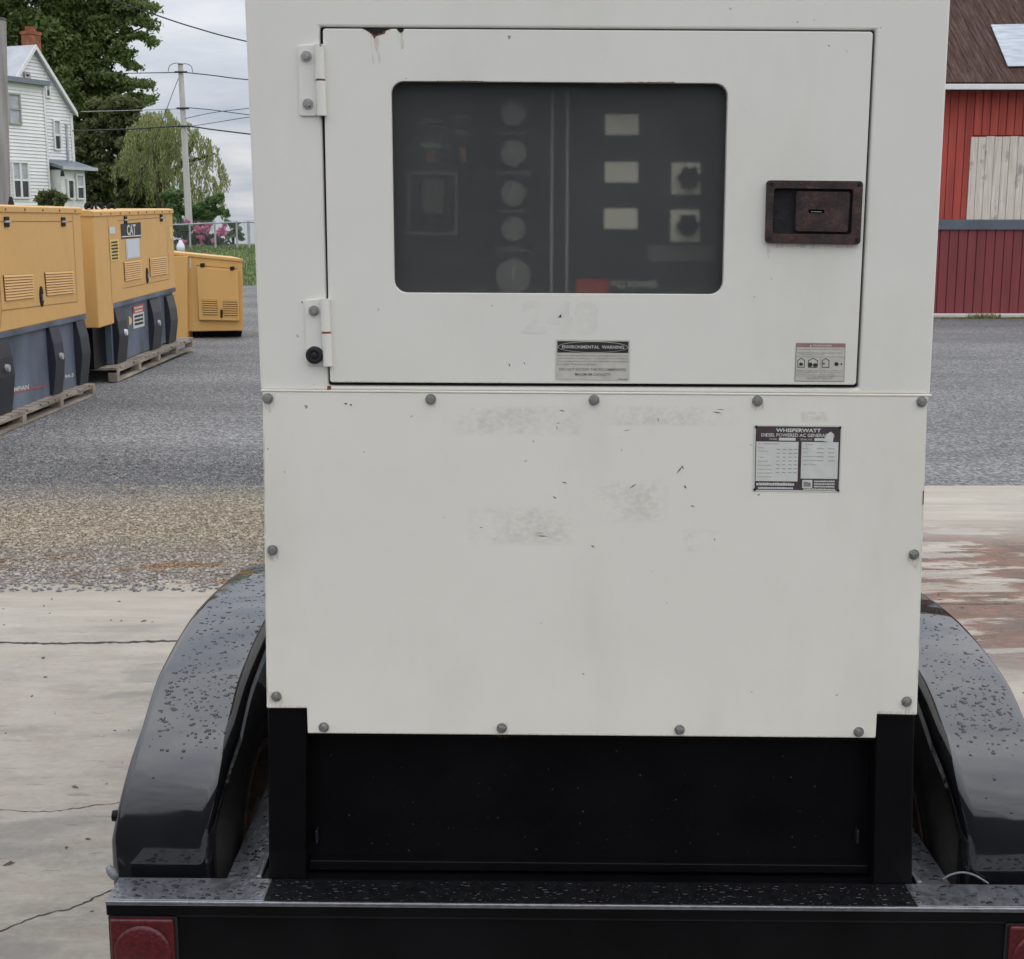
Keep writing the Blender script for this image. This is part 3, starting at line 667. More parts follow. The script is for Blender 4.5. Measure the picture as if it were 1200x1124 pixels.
d.text('AVOID OTHER GENERATOR HAZARDS', .22, .875, .78, .90, .0013, 2); d.text('READ MANUAL BEFORE USE', .24, .915, .76, .94, .0013, 2)
for a, b2 in (((.012, .355), (.988, .355)), ((.012, .855), (.988, .855)), ((.505, .355), (.505, .855))): d.line(a, b2, .006, .0013, 2, 1.3)
for cx, w in ((.115, .075), (.355, .10), (.61, .075)):
    for a, b2 in (((cx-w, .46), (cx, .39)), ((cx, .39), (cx+w, .46)), ((cx-w*.9, .45), (cx-w*.9, .63)), ((cx+w*.9, .45), (cx+w*.9, .63)), ((cx-w*.9, .63), (cx+w*.9, .63))): d.line(a, b2, .012, .0014, 3, 1.3)
for cx, cy, r in ((.115, .55, .04), (.30, .56, .05), (.40, .57, .045), (.575, .53, .02), (.83, .54, .045), (.93, .54, .02)):
    d.poly([(cx + r*math.cos(k*.785), cy + r*1.15*math.sin(k*.785)) for k in range(8)], .0015, 3)
d.mb.build('danger_label', ['label_cream', 'label_faded_red', 'label_gray', 'label_black'], door, label='faded danger label with small house pictograms')
d = Decal(quadmap([(883, 497.3), (986, 498.3), (983.3, 576.2), (881.3, 575)], lambda x, y: fmap(x, y, YF - .004)), FR)
d.rect(0, 0, 1, 1, .0008, 0); d.poly(rrect_px([(.022, .02), (.985, .02), (.985, .975), (.022, .975)], .03, 3), .0011, 1)
d.text('WHISPERWATT', .25, .05, .76, .105, .0014, 0, .03); d.text('DIESEL POWERED AC GENERATOR', .085, .125, .92, .175, .0014, 0, .015)
d.text('MODEL', .18, .20, .27, .225, .0014, 0); d.rect(.285, .19, .475, .232, .0014, 0); d.text('SERIAL NO.', .53, .20, .67, .225, .0014, 0); d.rect(.69, .19, .90, .232, .0014, 0)
d.rect(.03, .25, .51, .845, .0014, 0); d.rect(.545, .25, .965, .80, .0014, 0)
d.poly([(.79, .235), (.82, .14), (.85, .11), (.87, .09), (.90, .12), (.905, .19), (.90, .26)], .0016, 0)
lines(d, (('AC GENERATOR', .05, .28, .275, .29), ('PHASE', .05, .12, .335, .35), ('CONTINUOUS', .05, .16, .385, .40), ('TYPE', .05, .12, .48, .495), ('FREQUENCY', .05, .17, .54, .555), ('POWER FACTOR', .05, .2, .60, .615), ('OUTPUT STANDBY', .05, .21, .66, .675), ('RATED CURRENT', .05, .22, .715, .73), ('RATED VOLTAGE', .05, .21, .77, .785), ('ENGINE', .59, .68, .28, .295), ('MAKE', .56, .62, .34, .355), ('TYPE', .56, .61, .40, .415), ('DISPLACEMENT', .56, .72, .46, .475), ('DIRECTION', .56, .71, .52, .535), ('BATTERY', .57, .72, .58, .595)), 2, .0016)
for r in range(7):
    for cx in (.26, .33, .40, .46): d.rect(cx, .36 + r*.058, cx + .04, .368 + r*.058, .0016, 2)
for r in range(4): d.rect(.72, .345 + r*.06, .80, .352 + r*.06, .0016, 2); d.rect(.85, .345 + r*.06, .93, .352 + r*.06, .0016, 2)
d.dashes(.04, .865, .48, .91, .0016, 0, 18, 2); d.dashes(.06, .93, .46, .962, .0016, 0, 16, 3)
d.rect(.565, .82, .68, .94, .0016, 0); d.dashes(.58, .845, .665, .92, .0018, 2, 3, 4)
for k_ in range(4): d.dashes(.70 if k_ < 3 else .58, .825 + k_*.04, .94, .85 + k_*.04, .0016, 0, 11, 5 + k_)
plate_ = d.mb.build('data_plate', ['label_white', 'label_maroon', 'label_gray'], low, label='metal data plate with dark heading and white lettering')
for x, y in ((885.5, 499.8), (983.5, 500.8), (883.8, 573), (981.2, 574)): MB().cyl(fmap(x, y, YF-.005), fmap(x, y, YF-.0066), .0022, .0018, 8).build('rivet', 'rust_dark', low)
d = Decal(quadmap([(612, 352), (702, 353), (701, 392), (611, 391)], lambda x, y: fmap(x, y, YF - .003)), FR); d.text('248', 0, 0, 1, 1, .0002, 0, .03); d.mb.build('ghost_number', ['ghost_paint'], door, label='faint ghost of the number 248')
# peeled decal residue, scratches, rust
for q in (Q(520, 474, 690, 512), Q(700, 474, 870, 500), Q(695, 560, 785, 614), Q(545, 590, 680, 640), Q(798, 618, 845, 648), Q(935, 481, 972, 495)):
    MB().add([fmap(x, y, YF - .0043) for x, y in q], [(0, 1, 2, 3)]).build('decal_residue', 'decal_residue', low)
mb = MB()
for (x0, y0, x1, y1, w) in ((792, 555, 800, 545, 1.6), (798, 544, 801, 550, 1.4), (801, 568, 804, 572, 2.2), (658, 564, 665, 566, 1.4), (648, 581, 652, 584, 1.8), (737, 572, 746, 566, 1.4), (808, 592, 814, 593, 1.5), (628, 627, 643, 628, 1.3), (627, 624, 638, 624, .8), (692, 638, 697, 641, 1.6), (655, 480, 662, 482, 1.2), (834, 482, 846, 484, 1.5), (838, 479, 850, 480, .8), (562, 617, 566, 618, 1.2), (624, 516.5, 626, 517, 1.8), (403, 472.5, 408, 473, 2.2), (410, 474, 413, 474.3, 2.8), (770, 489, 772, 494, 1), (652, 498, 653, 504, .9), (596, 425, 598, 430, 1.4), (614, 424, 615, 427, 1.2), (730, 505, 738, 503, .8), (836, 630, 838, 633, 1.2)):
    a, b2 = Vector((x0, y0)), Vector((x1, y1)); n_ = Vector((-(b2-a).y, (b2-a).x)).normalized() * w/2
    mb.add([fmap(p.x, p.y, YF - (.0044 if y0 > 460 else .0034)) for p in (a, (a+b2)/2 + n_, b2, (a+b2)/2 - n_)], [(0, 1, 2, 3)])
simple('scratch', (0.13, 0.12, 0.11), 0.8, 0.3, 200)
mb.build('scratch_marks', 'scratch', low, kind='stuff')
def patch(pts, y, matn, parent, name='rust_patch'): return MB().add([fmap(px, py, y) for px, py in pts], [tuple(range(len(pts)))]).build(name, matn, parent)
patch([(424, 33.8), (431, 36.5), (434, 38), (437, 40.5), (441, 42), (444, 39.5), (448, 40), (449, 37), (455, 35.5), (458, 34.2)], YF - .0034, 'rust_dark', door)
patch([(428, 35), (436, 41), (439, 46), (441, 43), (446, 41.5), (451, 40), (453, 36), (460, 34), (440, 33.9)], YF - .0032, 'rust_bright', door)
patch([(465, 34.3), (467, 37), (469, 39), (472, 38), (474, 34.6)], YF - .0034, 'rust_dark', door)
patch([(434, 40), (448, 40), (446, 75), (437, 78)], YF - .0033, 'rust_stain', door, 'rust_stain')
patch([(466, 38), (474, 38), (473, 58), (468, 58)], YF - .0033, 'rust_stain', door, 'rust_stain')
for x0, x1, yy in ((512, 566, 95.3), (730, 790, 96.9)):
    n_ = 14; top = [(x0 + (x1-x0)*k/n_, yy - random.uniform(0, .9)) for k in range(n_+1)]
    patch(top + [(x1, yy + .5), (x0, yy + .3)], YF - .0034, 'rust_bright', door)
patch([(896, 286), (1006, 288), (1004, 291), (985, 290), (960, 292), (930, 289.5), (903, 290.5), (902, 302), (899, 303), (898, 289)], YF - .0033, 'rust_stain', door, 'rust_stain')
patch([(388, 446), (520, 447), (600, 447.6), (600, 448.6), (388, 447.4)], YF - .0034, 'rust_stain', door, 'rust_stain')
patch([(384, 452), (388, 452), (388, 457), (383, 457.5)], YF - .0006, 'rust_bright', enc)
for x, y in ((314.5, 466.5), (320, 644), (324.5, 815), (1061.5, 821), (1070, 649), (588, 852), (887, 469.5)):
    patch([(x - 9 + random.uniform(-1, 1), y - 6), (x + 9, y - 6 + random.uniform(-1, 1)), (x + 7, y + 9), (x + 3, y + random.uniform(12, 20)), (x - 4, y + 11), (x - 8, y + 6)], YF - .0042, 'rust_stain', low, 'rust_stain')
for pts in ([(313, 826), (361, 826), (361, 829.5), (313, 829.5)], [(1027, 832), (1073, 833), (1073.3, 836.8), (1027, 836)], [(308.2, 459), (309.8, 459), (314.6, 829), (313.1, 829)], [(1082.4, 520), (1083.9, 520), (1073.3, 836), (1071.8, 836)], [(361, 856.6), (1025, 862), (1025, 863.8), (361, 858.3)]):
    patch(pts, YF - .0042, 'rust_stain', low, 'rust_stain')
patch([(1080.4, 575), (1082, 574), (1081.4, 590), (1079.8, 592)], YF - .0043, 'rust_bright', low)
# lifting lugs / exhaust cap on the roof, out of frame but part of the machine
zt = max(p.z for p in O)
MB().box((GX - .05, YF + 1.0, zt), (GX + .05, YF + 1.1, zt + .05)).build('lifting_eye', 'black_satin', gen, bevel=.01)
# louvred side doors
for sx_ in (-1, 1):
    for k in range(3):
        y0 = YF + .25 + k*.68
        for r in range(8):
            z = 1.15 + r*.05; xo = (un(305, 500).x if sx_ < 0 else un(1090, 500).x) + sx_*.008
            MB().prism([(xo, y0, z), (xo - sx_*.006, y0, z + .03), (xo - sx_*.006, y0 + .5, z + .03), (xo, y0 + .5, z)], (-sx_*.004, 0, 0)).build('side_louvre', 'white_paint', enc)
# black skid base under the enclosure
def zat(px, py): return un(px, py).z
mb = MB()
for q in ([(313, 829.5), (359, 830), (357.5, 1034), (314.5, 1034)], [(1028, 837.5), (1073, 838), (1070, 1040), (1024, 1040)]):
    p = [fmap(x, y, YF + .0045) for x, y in q]; MB().prism(p, (0, .10, 0)).build('corner_post', 'black_satin', gen, bevel=.003)
p = [fmap(x, y, YF + .05) for x, y in ((350, 852), (1040, 858), (1040, 1035), (350, 1030))]; MB().prism(p, (0, 2.2, 0)).build('fuel_tank_base', 'black_satin', gen, bevel=.004)
p = [fmap(x, y, YF + .012) for x, y in ((360.5, 861), (1026, 867), (1026, 871), (360.5, 865))]; MB().prism(p, (0, .05, 0)).build('base_lip', 'black_satin', gen, bevel=.001)
p = [fmap(x, y, YF + .03) for x, y in ((359, 1018), (1024, 1024), (1024, 1034), (359, 1030))]; MB().prism(p, (0, .05, 0)).build('base_lip', 'black_satin', gen, bevel=.002)
for x, y in ((367, 993), (1012, 993)):
    c = fmap(x, y, YF + .042); MB().box((c.x - .0025, YF + .035, c.z - .012), (c.x + .0025, YF + .052, c.z + .012)).build('tie_bracket', 'tank_gray', gen, bevel=.003)

# road dirt flecks on the black base
mb = MB(); rd = random.Random(77); yb_ = YF + .0496
for q in range(110):
    x, y = rd.uniform(365, 1020), 880 + 135*rd.random()**.6; p_ = fmap(x, y, yb_); r_ = rd.choice((.0006, .0008, .0011, .0016)); k_ = rd.randint(5, 7)
    mb.add([(p_.x + r_*math.cos(6.283*a/k_)*rd.uniform(.6, 1.5), yb_, p_.z + r_*math.sin(6.283*a/k_)*rd.uniform(.6, 1.3)) for a in range(k_)], [tuple(range(k_))])
simple('dirt_fleck', (0.028, 0.025, 0.022), 0.9, 0.4, 60)
mb.build('dirt_flecks', 'dirt_fleck', gen, kind='stuff')
# ================================================================== TRAILER
tr = thing('equipment_trailer', (GX, YF + 1.0, 0.02), 'wet glossy black equipment trailer carrying the off-white generator', 'trailer')
TILT = 0.0088
def tz(p): return Vector((p[0], p[1], p[2] - (p[0] - GX)*TILT))
def tbuild(mb, *a, **k): mb.v = [tz(v) for v in mb.v]; return mb.build(*a, **k)
ZD = 0.552
XL, XR = -.634, .883
XE0, XE1 = -.387, .634
mb = MB(); mb.box((XL, 1.9965, ZD - .026), (XR, 2.0745, ZD - .0045)); bum = tbuild(mb, 'rear_crossbar', 'black_satin', tr, bevel=.003, seg=2)
for a_, b__ in ((XL, XE0), (XE1, XR)): tbuild(MB().box((a_, 2.0005, ZD - .004), (b__, 2.075, ZD)), 'end_sheen', 'wet_sky_sheen', tr, bevel=.0012)  # crossbar ends: sky reflection put into a lighter colour
tbuild(MB().box((XE0 + .0005, 2.0005, ZD - .0042), (XE1 - .0005, 2.075, ZD - .0005)), 'deck_reflection', 'deck_dark_reflection', tr, bevel=.0012)  # crossbar centre: generator's reflection put into a darker colour
tbuild(MB().box((XL, 1.9945, ZD - .0075), (XR, 2.0, ZD + .0004)), 'front_edge_glint', 'wet_sky_sheen', tr, bevel=.0022, seg=3)  # added pale strip standing for the highlight along the crossbar edge
tbuild(MB().box((GX - .535, 2.0755, ZD - .10), (GX + .535, 4.5, ZD - .092)), 'deck_floor', 'black_satin', tr)
MB_ = MB().box((XL + .006, 2.003, ZD - .16), (XR - .006, 2.07, ZD - .0265)); tbuild(MB_, 'crossbar_face', 'black_satin', tr, bevel=.003)
for s in (0, 1):
    def X(x): return x if s == 0 else 2*GX - x
    lo, hi = sorted((X(-.632), X(-.524)))
    tl = tbuild(MB().box((lo, 1.9985, ZD - .15), (hi, 2.004, ZD - .027)), 'tail_light', 'label_faded_red' if False else 'black_rubber', tr, bevel=.002)
    tbuild(MB().box((lo + .004, 1.990, ZD - .145), (hi - .004, 1.9995, ZD - .0285)), 'light_lens', 'red_lens', tl, bevel=.004, seg=3)
    c = Vector(((lo + hi)/2, 1.990, ZD - .083)); mb = MB(); mb.lathe([(0, .045), (-.003, .044), (-.0045, .040), (-.0045, .0001)], tz(c), (0, 1, 0), 28); mb.build('reflector', 'red_lens', tl)
    # side rail
    lo, hi = sorted((X(-.463), X(-.412)))
    tbuild(MB().box((lo, 2.0755, ZD - .075), (hi, 4.5, ZD - .003)), 'side_rail', 'wet_sky_sheen', tr, bevel=.004)
    e = X(-.4135); tbuild(MB().box((min(e, X(-.4045)), 2.0755, ZD - .004), (max(e, X(-.4045)), 4.5, ZD + .004)), 'weld_bead', 'wet_sky_sheen', tr, bevel=.002)
    # fender
    prof = catmull([(2.100, .505), (2.101, .57), (2.106, .635), (2.123, .695), (2.158, .745), (2.22, .785), (2.34, .826), (2.60, .850), (2.95, .828), (3.20, .790), (3.42, .735), (3.60, .66), (3.68, .58), (3.69, .505)], 7)
    prof = [(p.x, p.y) for p in [Vector((q[0], q[1], 0)) for q in prof]]
    xi, xo = X(-.492), X(-.655); sg = 1 if xo > xi else -1
    r = .022; cs = [(xi, -.045)] + [(xi + sg*(r - r*math.cos(a)), -(r - r*math.sin(a))) for a in [k*math.pi/10 for k in range(6)]] + \
        [(xo - sg*r*.7 + sg*r*.7*math.sin(a), -(r*.7 - r*.7*math.cos(a))) for a in [k*math.pi/10 for k in range(6)]] + [(xo, -.032), (xo + sg*.004, -.036)]
    mb = MB(); vs_ = []; nrm = []
    for i, (y, z) in enumerate(prof):
        a, b2 = prof[max(i-1, 0)], prof[min(i+1, len(prof)-1)]; tx, tz_ = b2[0]-a[0], b2[1]-a[1]; L = math.hypot(tx, tz_); n_ = (-tz_/L, tx/L); nrm.append(n_)
        sh_ = -sg*.036*max(0.0, min(1.0, (z - .60)/.17))
        for (x, h) in cs: vs_.append((x + sh_, y + n_[0]*h, z + n_[1]*h))
    k = len(cs); mb.add(vs_, [(i*k+j, i*k+j+1, (i+1)*k+j+1, (i+1)*k+j) for i in range(len(prof)-1) for j in range(k-1)], 0, True)
    fd = tbuild(mb, 'fender', 'black_gloss', tr)
    sm = fd.modifiers.new('solid', 'SOLIDIFY'); sm.thickness = .0025; sm.offset = -1
    # rain drops on it
    mb = MB(); rnd = random.Random(11 + s); nseg = 8
    for q in range(1000):
        i = rnd.uniform(14, len(prof) - 26); j = int(i); f = i - j
        wgt = 1.0 if i > 36 else (0.03 + 0.97*max(0, (i-26)/10))
        if rnd.random() > wgt: continue
        y = prof[j][0]*(1-f) + prof[j+1][0]*f; z = prof[j][1]*(1-f) + prof[j+1][1]*f; n_ = nrm[j]; x = rnd.uniform(min(xi, xo) + .026, max(xi, xo) - .018) - sg*.036*max(0.0, min(1.0, (z - .60)/.17))
        rr = rnd.choice((.0009, .0012, .0015, .0019, .0026)) * rnd.uniform(.8, 1.25); N = Vector((0, n_[0], n_[1])); T = Vector((0, n_[1], -n_[0])); U = Vector((1, 0, 0)); c = Vector((x, y, z)) + N*.0002
        ph = [rnd.uniform(.92, 1.08) for _ in range(nseg)]; ex = rnd.uniform(1, 1.9); vv = []
        for h, rad in ((0, 1.0), (.20, .86), (.33, .5)):
            for a in range(nseg):
                t_ = 2*math.pi*a/nseg; vv.append(c + U*(math.cos(t_)*rr*rad*ph[a]*ex) + T*(math.sin(t_)*rr*rad*ph[a]) + N*(h*rr))
        vv.append(c + N*(rr*.37))
        fs = [(l*nseg+a, l*nseg+(a+1) % nseg, (l+1)*nseg+(a+1) % nseg, (l+1)*nseg+a) for l in range(2) for a in range(nseg)] + [(2*nseg+a, 2*nseg+(a+1) % nseg, 3*nseg) for a in range(nseg)]
        mb.add(vv, fs, 0, True)
    tbuild(mb, 'rain_drops', 'water_drop', fd, kind='stuff')
    # fender back plate, bolt, clamp
    tbuild(MB().box((min(xi, xo) + .01, 2.12, .50), (max(xi, xo) - .004, 2.14, .548)), 'fender_bracket', 'black_satin', tr, bevel=.002)
    c = (X(-.654), 2.125, .635); mb = MB().cyl(c, (X(-.640), 2.125, .635), .009, .011, 12); tbuild(mb, 'fender_bolt', 'black_satin', fd)
    if s == 0:
        mb = MB(); c = Vector((-.647, 2.085, .553)); mb.lathe([(-.016, .0001), (-.014, .005), (-.005, .008), (.004, .0075), (.010, .005), (.012, .0001)], c, (.6, -.2, -.8), 12); tbuild(mb, 'loom_clip', 'wire_clear', tr)
    else:
        tbuild(MB().tube(catmull([(.70, 2.10, .545), (.715, 2.10, .555), (.735, 2.10, .560), (.755, 2.095, .557), (.775, 2.09, .546)], 5), .0018), 'wiring_lead', 'wire_clear', tr)
    # wheels
    for ay in (2.46, 3.24):
        xin, xout = X(-.478), X(-.650); ax = 1 if xin > xout else -1
        wh = thing('wheel', (0, 0, 0), None, None); wh.parent = tr; wh.location = Vector((X(-.555), ay, .40)) - tr.location
        W = tr.location + wh.location; hw = .085
        prof2 = [(-hw*.75, .21), (-hw*.97, .235), (-hw, .262), (-hw*.96, .268), (-hw*.96, .276), (-hw, .282), (-hw*.94, .315), (-hw*.7, .338), (-hw*.3, .345), (hw*.3, .345), (hw*.7, .338), (hw*.94, .315), (hw, .282), (hw*.96, .276), (hw*.96, .268), (hw, .262), (hw*.97, .235), (hw*.75, .21)]
        MB().lathe(prof2, W, (1, 0, 0), 40, closed=True).build('tyre', 'tyre_rubber', wh)
        MB().lathe([(ax*hw*.84, .236), (ax*hw*1.0, .228), (ax*hw*.94, .212), (ax*hw*.5, .205), (ax*hw*.1, .198), (-ax*hw*.2, .185), (-ax*hw*.3, .10), (-ax*hw*.1, .06), (-ax*hw*.1, .0001)], W, (1, 0, 0), 32).build('rim', 'rim_rust', wh)
        MB().lathe([(-ax*hw*.3, .062), (ax*hw*.3, .06), (ax*hw*.9, .05), (ax*hw*1.0, .03), (ax*hw*1.0, .0001)], W, (1, 0, 0), 20).build('hub', 'black_satin', wh)
        MB().lathe([(ax*hw*.45, .12), (ax*hw*.75, .118), (ax*hw*.78, .10), (ax*hw*.78, .0001)], W, (1, 0, 0), 24).build('brake_drum', 'rim_rust', wh)
for ay in (2.46, 3.24): MB().cyl((GX - .60, ay, .405), (GX + .60, ay, .405), .03, n=12).build('axle', 'black_satin', tr)
tbuild(MB().box((GX - .53, 2.0756, ZD - .09), (GX + .53, 2.12, ZD - .005)), 'cross_member', 'black_satin', tr)
# tongue
for s in (-1, 1): MB().prism([(GX + s*.56, 4.5, .48), (GX + s*.50, 4.5, .48), (GX + s*.02, 5.7, .48), (GX + s*.08, 5.7, .48)], (0, 0, .07)).build('tongue_bar', 'black_satin', tr)
MB().cyl((GX, 5.6, .5), (GX, 5.85, .5), .04, .03, 12).build('coupler', 'black_satin', tr)
# drops on crossbar and rails
mb = MB(); rnd = random.Random(5)
def drop(mb, c, rr, rnd, nseg=8):
    ph = [rnd.uniform(.9, 1.1) for _ in range(nseg)]; vv = []; ex = rnd.uniform(1, 2)
    for h, rad in ((0, 1.0), (.20, .86), (.32, .5)):
        for a in range(nseg): t_ = 2*math.pi*a/nseg; vv.append(c + Vector((math.cos(t_)*rr*rad*ph[a]*ex, math.sin(t_)*rr*rad*ph[a], h*rr)))
    vv.append(c + Vector((0, 0, rr*.36)))
    mb.add(vv, [(l*nseg+a, l*nseg+(a+1) % nseg, (l+1)*nseg+(a+1) % nseg, (l+1)*nseg+a) for l in range(2) for a in range(nseg)] + [(2*nseg+a, 2*nseg+(a+1) % nseg, 3*nseg) for a in range(nseg)], 0, True)
for q in range(620):
    drop(mb, Vector((rnd.uniform(XL + .01, XR - .01), rnd.uniform(2.003, 2.068), ZD + .0002)), rnd.choice((.0010, .0013, .0016, .0022, .0034)), rnd)
for q in range(120):
    s = rnd.choice((0, 1)); x = rnd.uniform(-.46, -.416); x = x if s == 0 else 2*GX - x
    drop(mb, Vector((x, rnd.uniform(2.08, 2.6), ZD - .0028)), rnd.choice((.0015, .0022, .003, .004)), rnd)
tbuild(mb, 'rain_drops', 'water_film', bum, kind='stuff')

# ================================================================== YELLOW GENERATOR SETS (left)
def pallet(name, x0, x1, y0, y1, z0, z1, label, dz=0.0):
    p = thing(name, ((x0+x1)/2, (y0+y1)/2, 0.0), label, 'pallet', 'wooden pallets under the yellow machines')
    h = z1 - z0; t_ = h*.17; rnd = random.Random(int(y0*10)); L = y1 - y0
    sk = lambda y: dz*(y-y0)/L
    for k in range(3):
        x = x1 - .09 - k*((x1-x0-.09)/2); xa = x
        for q in range(5):
            y = y0 + (L-.09)*q/4; MB().box((xa, y, z0 + t_ + sk(y)), (xa + .09, y + .09, z1 - t_ + sk(y))).build('block', 'pallet_wood', p)
        MB().prism([(xa, y0, z0), (xa + .09, y0, z0), (xa + .09, y0, z0 + t_), (xa, y0, z0 + t_)], (0, L, dz)).build('skid_board', 'pallet_wood', p)
        MB().prism([(xa, y0, z1 - 2*t_), (xa + .085, y0, z1 - 2*t_), (xa + .085, y0, z1 - t_), (xa, y0, z1 - t_)], (0, L, dz)).build('stringer', 'pallet_wood', p)
    n_ = int(L/.16)
    for q in range(n_):
        y = y0 + L*q/n_; MB().box((x0, y, z1 - t_ + sk(y)), (x1 + rnd.uniform(-.01, .01), y + L/n_*.82, z1 + sk(y))).build('deck_board', 'pallet_wood', p)
    return p
def genset(XF, name, label, y0, y1, ztop, zbody, ztank, wid, skirt=None, dz=0.0, org=None):
    g = thing(name, (XF - wid/2, (y0+y1)/2, ztank), label, 'generator', 'yellow standby generators on pallets')
    L = y1 - y0; sk = lambda y: dz*(y-y0)/L
    def pr(name, loop, matn, par, bev=.006): return MB().prism([(XF - wid, y, z + sk(y)) for y, z in loop], (wid, 0, 0)).build(name, matn, par, bevel=bev)
    lp = [(y0, zbody if not skirt else skirt[1])] + ([(y0 + skirt[0], skirt[1]), (y0 + skirt[0], zbody)] if skirt else []) + [(y1, zbody), (y1, ztop - .05), (y0, ztop - .05)]
    body = pr('enclosure', lp, 'yellow_paint', g, .01)
    MB().prism([(XF - wid - .012, y0 - .012, ztop - .06), (XF + .012, y0 - .012, ztop - .06), (XF + .012, y0 - .012, ztop - .012), (XF - .04, y0 - .012, ztop), (XF - wid + .04, y0 - .012, ztop), (XF - wid - .012, y0 - .012, ztop - .012)], (0, L + .024, dz)).build('roof', 'yellow_paint', g, bevel=.006)
    for k in range(9):
        y = y0 + .2 + k*(L-.4)/8; MB().cyl((XF + .012, y, ztop - .035 + sk(y)), (XF + .02, y, ztop - .035 + sk(y)), .011, n=6).build('roof_bolt', 'yellow_dark', g)
    ys_ = y0 + (skirt[0] if skirt else 0)
    pr('base_rail', [(ys_, zbody - .045), (y1, zbody - .045), (y1, zbody - .0005), (ys_, zbody - .0005)], 'tank_light', g, .003)
    # tank with tapering ribs
    MB().prism([(XF - wid + .07, y, z + sk(y)) for y, z in ((ys_, ztank), (y1, ztank), (y1, zbody - .046), (ys_, zbody - .046))], (wid - .11, 0, 0)).build('fuel_tank', 'tank_light', g)
    return g, body
def rib(g, XF, ya, yb, zb, zt_, bulge=.05):
    """dished rib between two plates, standing proud of the tank side"""
    for (a, b2) in ((ya, yb),):
        prof = [(XF - .045, zb), (XF - .01, zb), (XF + bulge*.35, zb + (zt_-zb)*.35), (XF + bulge*.5, (zb+zt_)/2), (XF + bulge*.3, zb + (zt_-zb)*.75), (XF - .012, zt_), (XF - .045, zt_)]
        MB().prism([(x, a, z) for x, z in prof], (0, b2 - a, 0)).build('tank_rib', 'tank_gray', g, bevel=.004)
def louvre_bank(g, body, XF, q, n):
    """q photo quad TL TR BR BL on plane XF"""
    P = [atX(x, y, XF) for x, y in q]; fy = lambda u, v: (P[0]*(1-u) + P[1]*u)*(1-v) + (P[3]*(1-u) + P[2]*u)*v
    a, b2, c, d_ = (fy(0, 0), fy(1, 0), fy(1, 1), fy(0, 1)); o = Vector((.002, 0, 0))
    MB().quad(a + o, b2 + o, c + o, d_ + o).build('louvre_recess', 'yellow_dark', body)
    for k in range(n):
        v0, v1 = (k + .08)/n, (k + .80)/n; A, B, C, D = fy(0, v0), fy(1, v0), fy(1, v1), fy(0, v1); up = Vector((.006, 0, 0)); ou = Vector((.014, 0, 0))
        MB().add([A + up, B + up, C + ou, D + ou, C + up*.4, D + up*.4], [(0, 1, 2, 3), (3, 2, 4, 5)]).build('louvre', 'yellow_paint', body)
def seam(body, XF, pts, w=.007, matn='yellow_dark'):
    for (x0, y0), (x1, y1) in zip(pts, pts[1:]):
        a, b2 = atX(x0, y0, XF), atX(x1, y1, XF); d = (b2 - a).normalized(); n_ = Vector((0, -d.z, d.y))*w/2; o = Vector((.0025, 0, 0))
        MB().quad(a + n_ + o, b2 + n_ + o, b2 - n_ + o, a - n_ + o).build('door_seam', matn, body)
def hinge_pair(body, XF, spots, s=.04):
    for x, y in spots:
        c = atX(x, y, XF); MB().box((XF, c.y - s, c.z - s*.8), (XF + .012, c.y + s, c.z + s*.8)).build('door_hinge', 'rust_dark', body, bevel=.004)
        MB().cyl((XF + .014, c.y - s*1.05, c.z), (XF + .014, c.y + s*1.05, c.z), .009, n=8).build('hinge_barrel', 'galvanised', body)
def tlatch(body, XF, x, y, s=.06):
    c = atX(x, y, XF); n_ = 14; lp = [(XF, c.y + s*.55*math.sin(k*6.283/n_), c.z + s*1.15*math.cos(k*6.283/n_)) for k in range(n_)]
    MB().prism(lp, (.012, 0, 0)).build('latch_plate', 'rust_dark', body, bevel=.003)
    MB().box((XF + .012, c.y - .012, c.z - .035), (XF + .025, c.y + .012, c.z + .02)).build('latch_handle', 'galvanised', body, bevel=.004)
X1 = -3.95
e1 = atX(101, 368, X1); yE = e1.y
g1, b1 = genset(X1, 'standby_generator', 'nearest yellow generator with blue-grey tank and red stripe, cut off at the left edge', 9.0, yE, 1.725, e1.z, .115, 1.15)
zt1 = e1.z - .046
for pa, pb in (((-4, 450), (14, 450)), ((62, 430), (73, 430)), ((93, 420), (103, 420))):
    rib(g1, X1, atX(*pa, X1).y, min(atX(*pb, X1).y, yE + .01), .115, zt1, .06)
for y in (9.35, 10.0): rib(g1, X1, y, y + .12, .115, zt1, .06)
for x, y in ((9, 431.5), (72, 417.5)):
    c = atX(x, y, X1 + .035); MB().cyl((X1 + .02, c.y, c.z), (X1 + .05, c.y, c.z), .032, .028, 14).build('tank_plug', 'galvanised', g1)
seam(b1, X1, [(-8, 259.5), (84.5, 259.5)]); seam(b1, X1, [(84.5, 248), (90.5, 353.5), (1.5, 364), (-6, 246)]); hinge_pair(b1, X1, ((7, 260), (73.5, 260)), .05); seam(b1, X1, [(1.5, 364), (0, 385)])
louvre_bank(g1, b1, X1, [(3, 322.5), (37.5, 321), (39, 349), (5.5, 353)], 9); louvre_bank(g1, b1, X1, [(51.5, 319), (84.5, 317.5), (86.5, 343.5), (54, 347)], 9); tlatch(b1, X1, 48, 347.5, .075)
c = atX(12.5, 232, X1 - .25); MB().cyl((X1 - .25, c.y, 1.72), (X1 - .25, c.y, 1.80), .03, .012, 10).build('lifting_eye', 'rust_dark', g1)
d = Decal(quadmap([(13, 454.5), (33, 450.5), (33.3, 456), (13, 460)], lambda x, y: atX(x, y, X1 - .04)), (1, 0, 0)); d.text('OLYMPIAN', -.42, 0, 1, 1, .004, 0, .02); d.mb.build('tank_lettering', ['label_white'], g1)
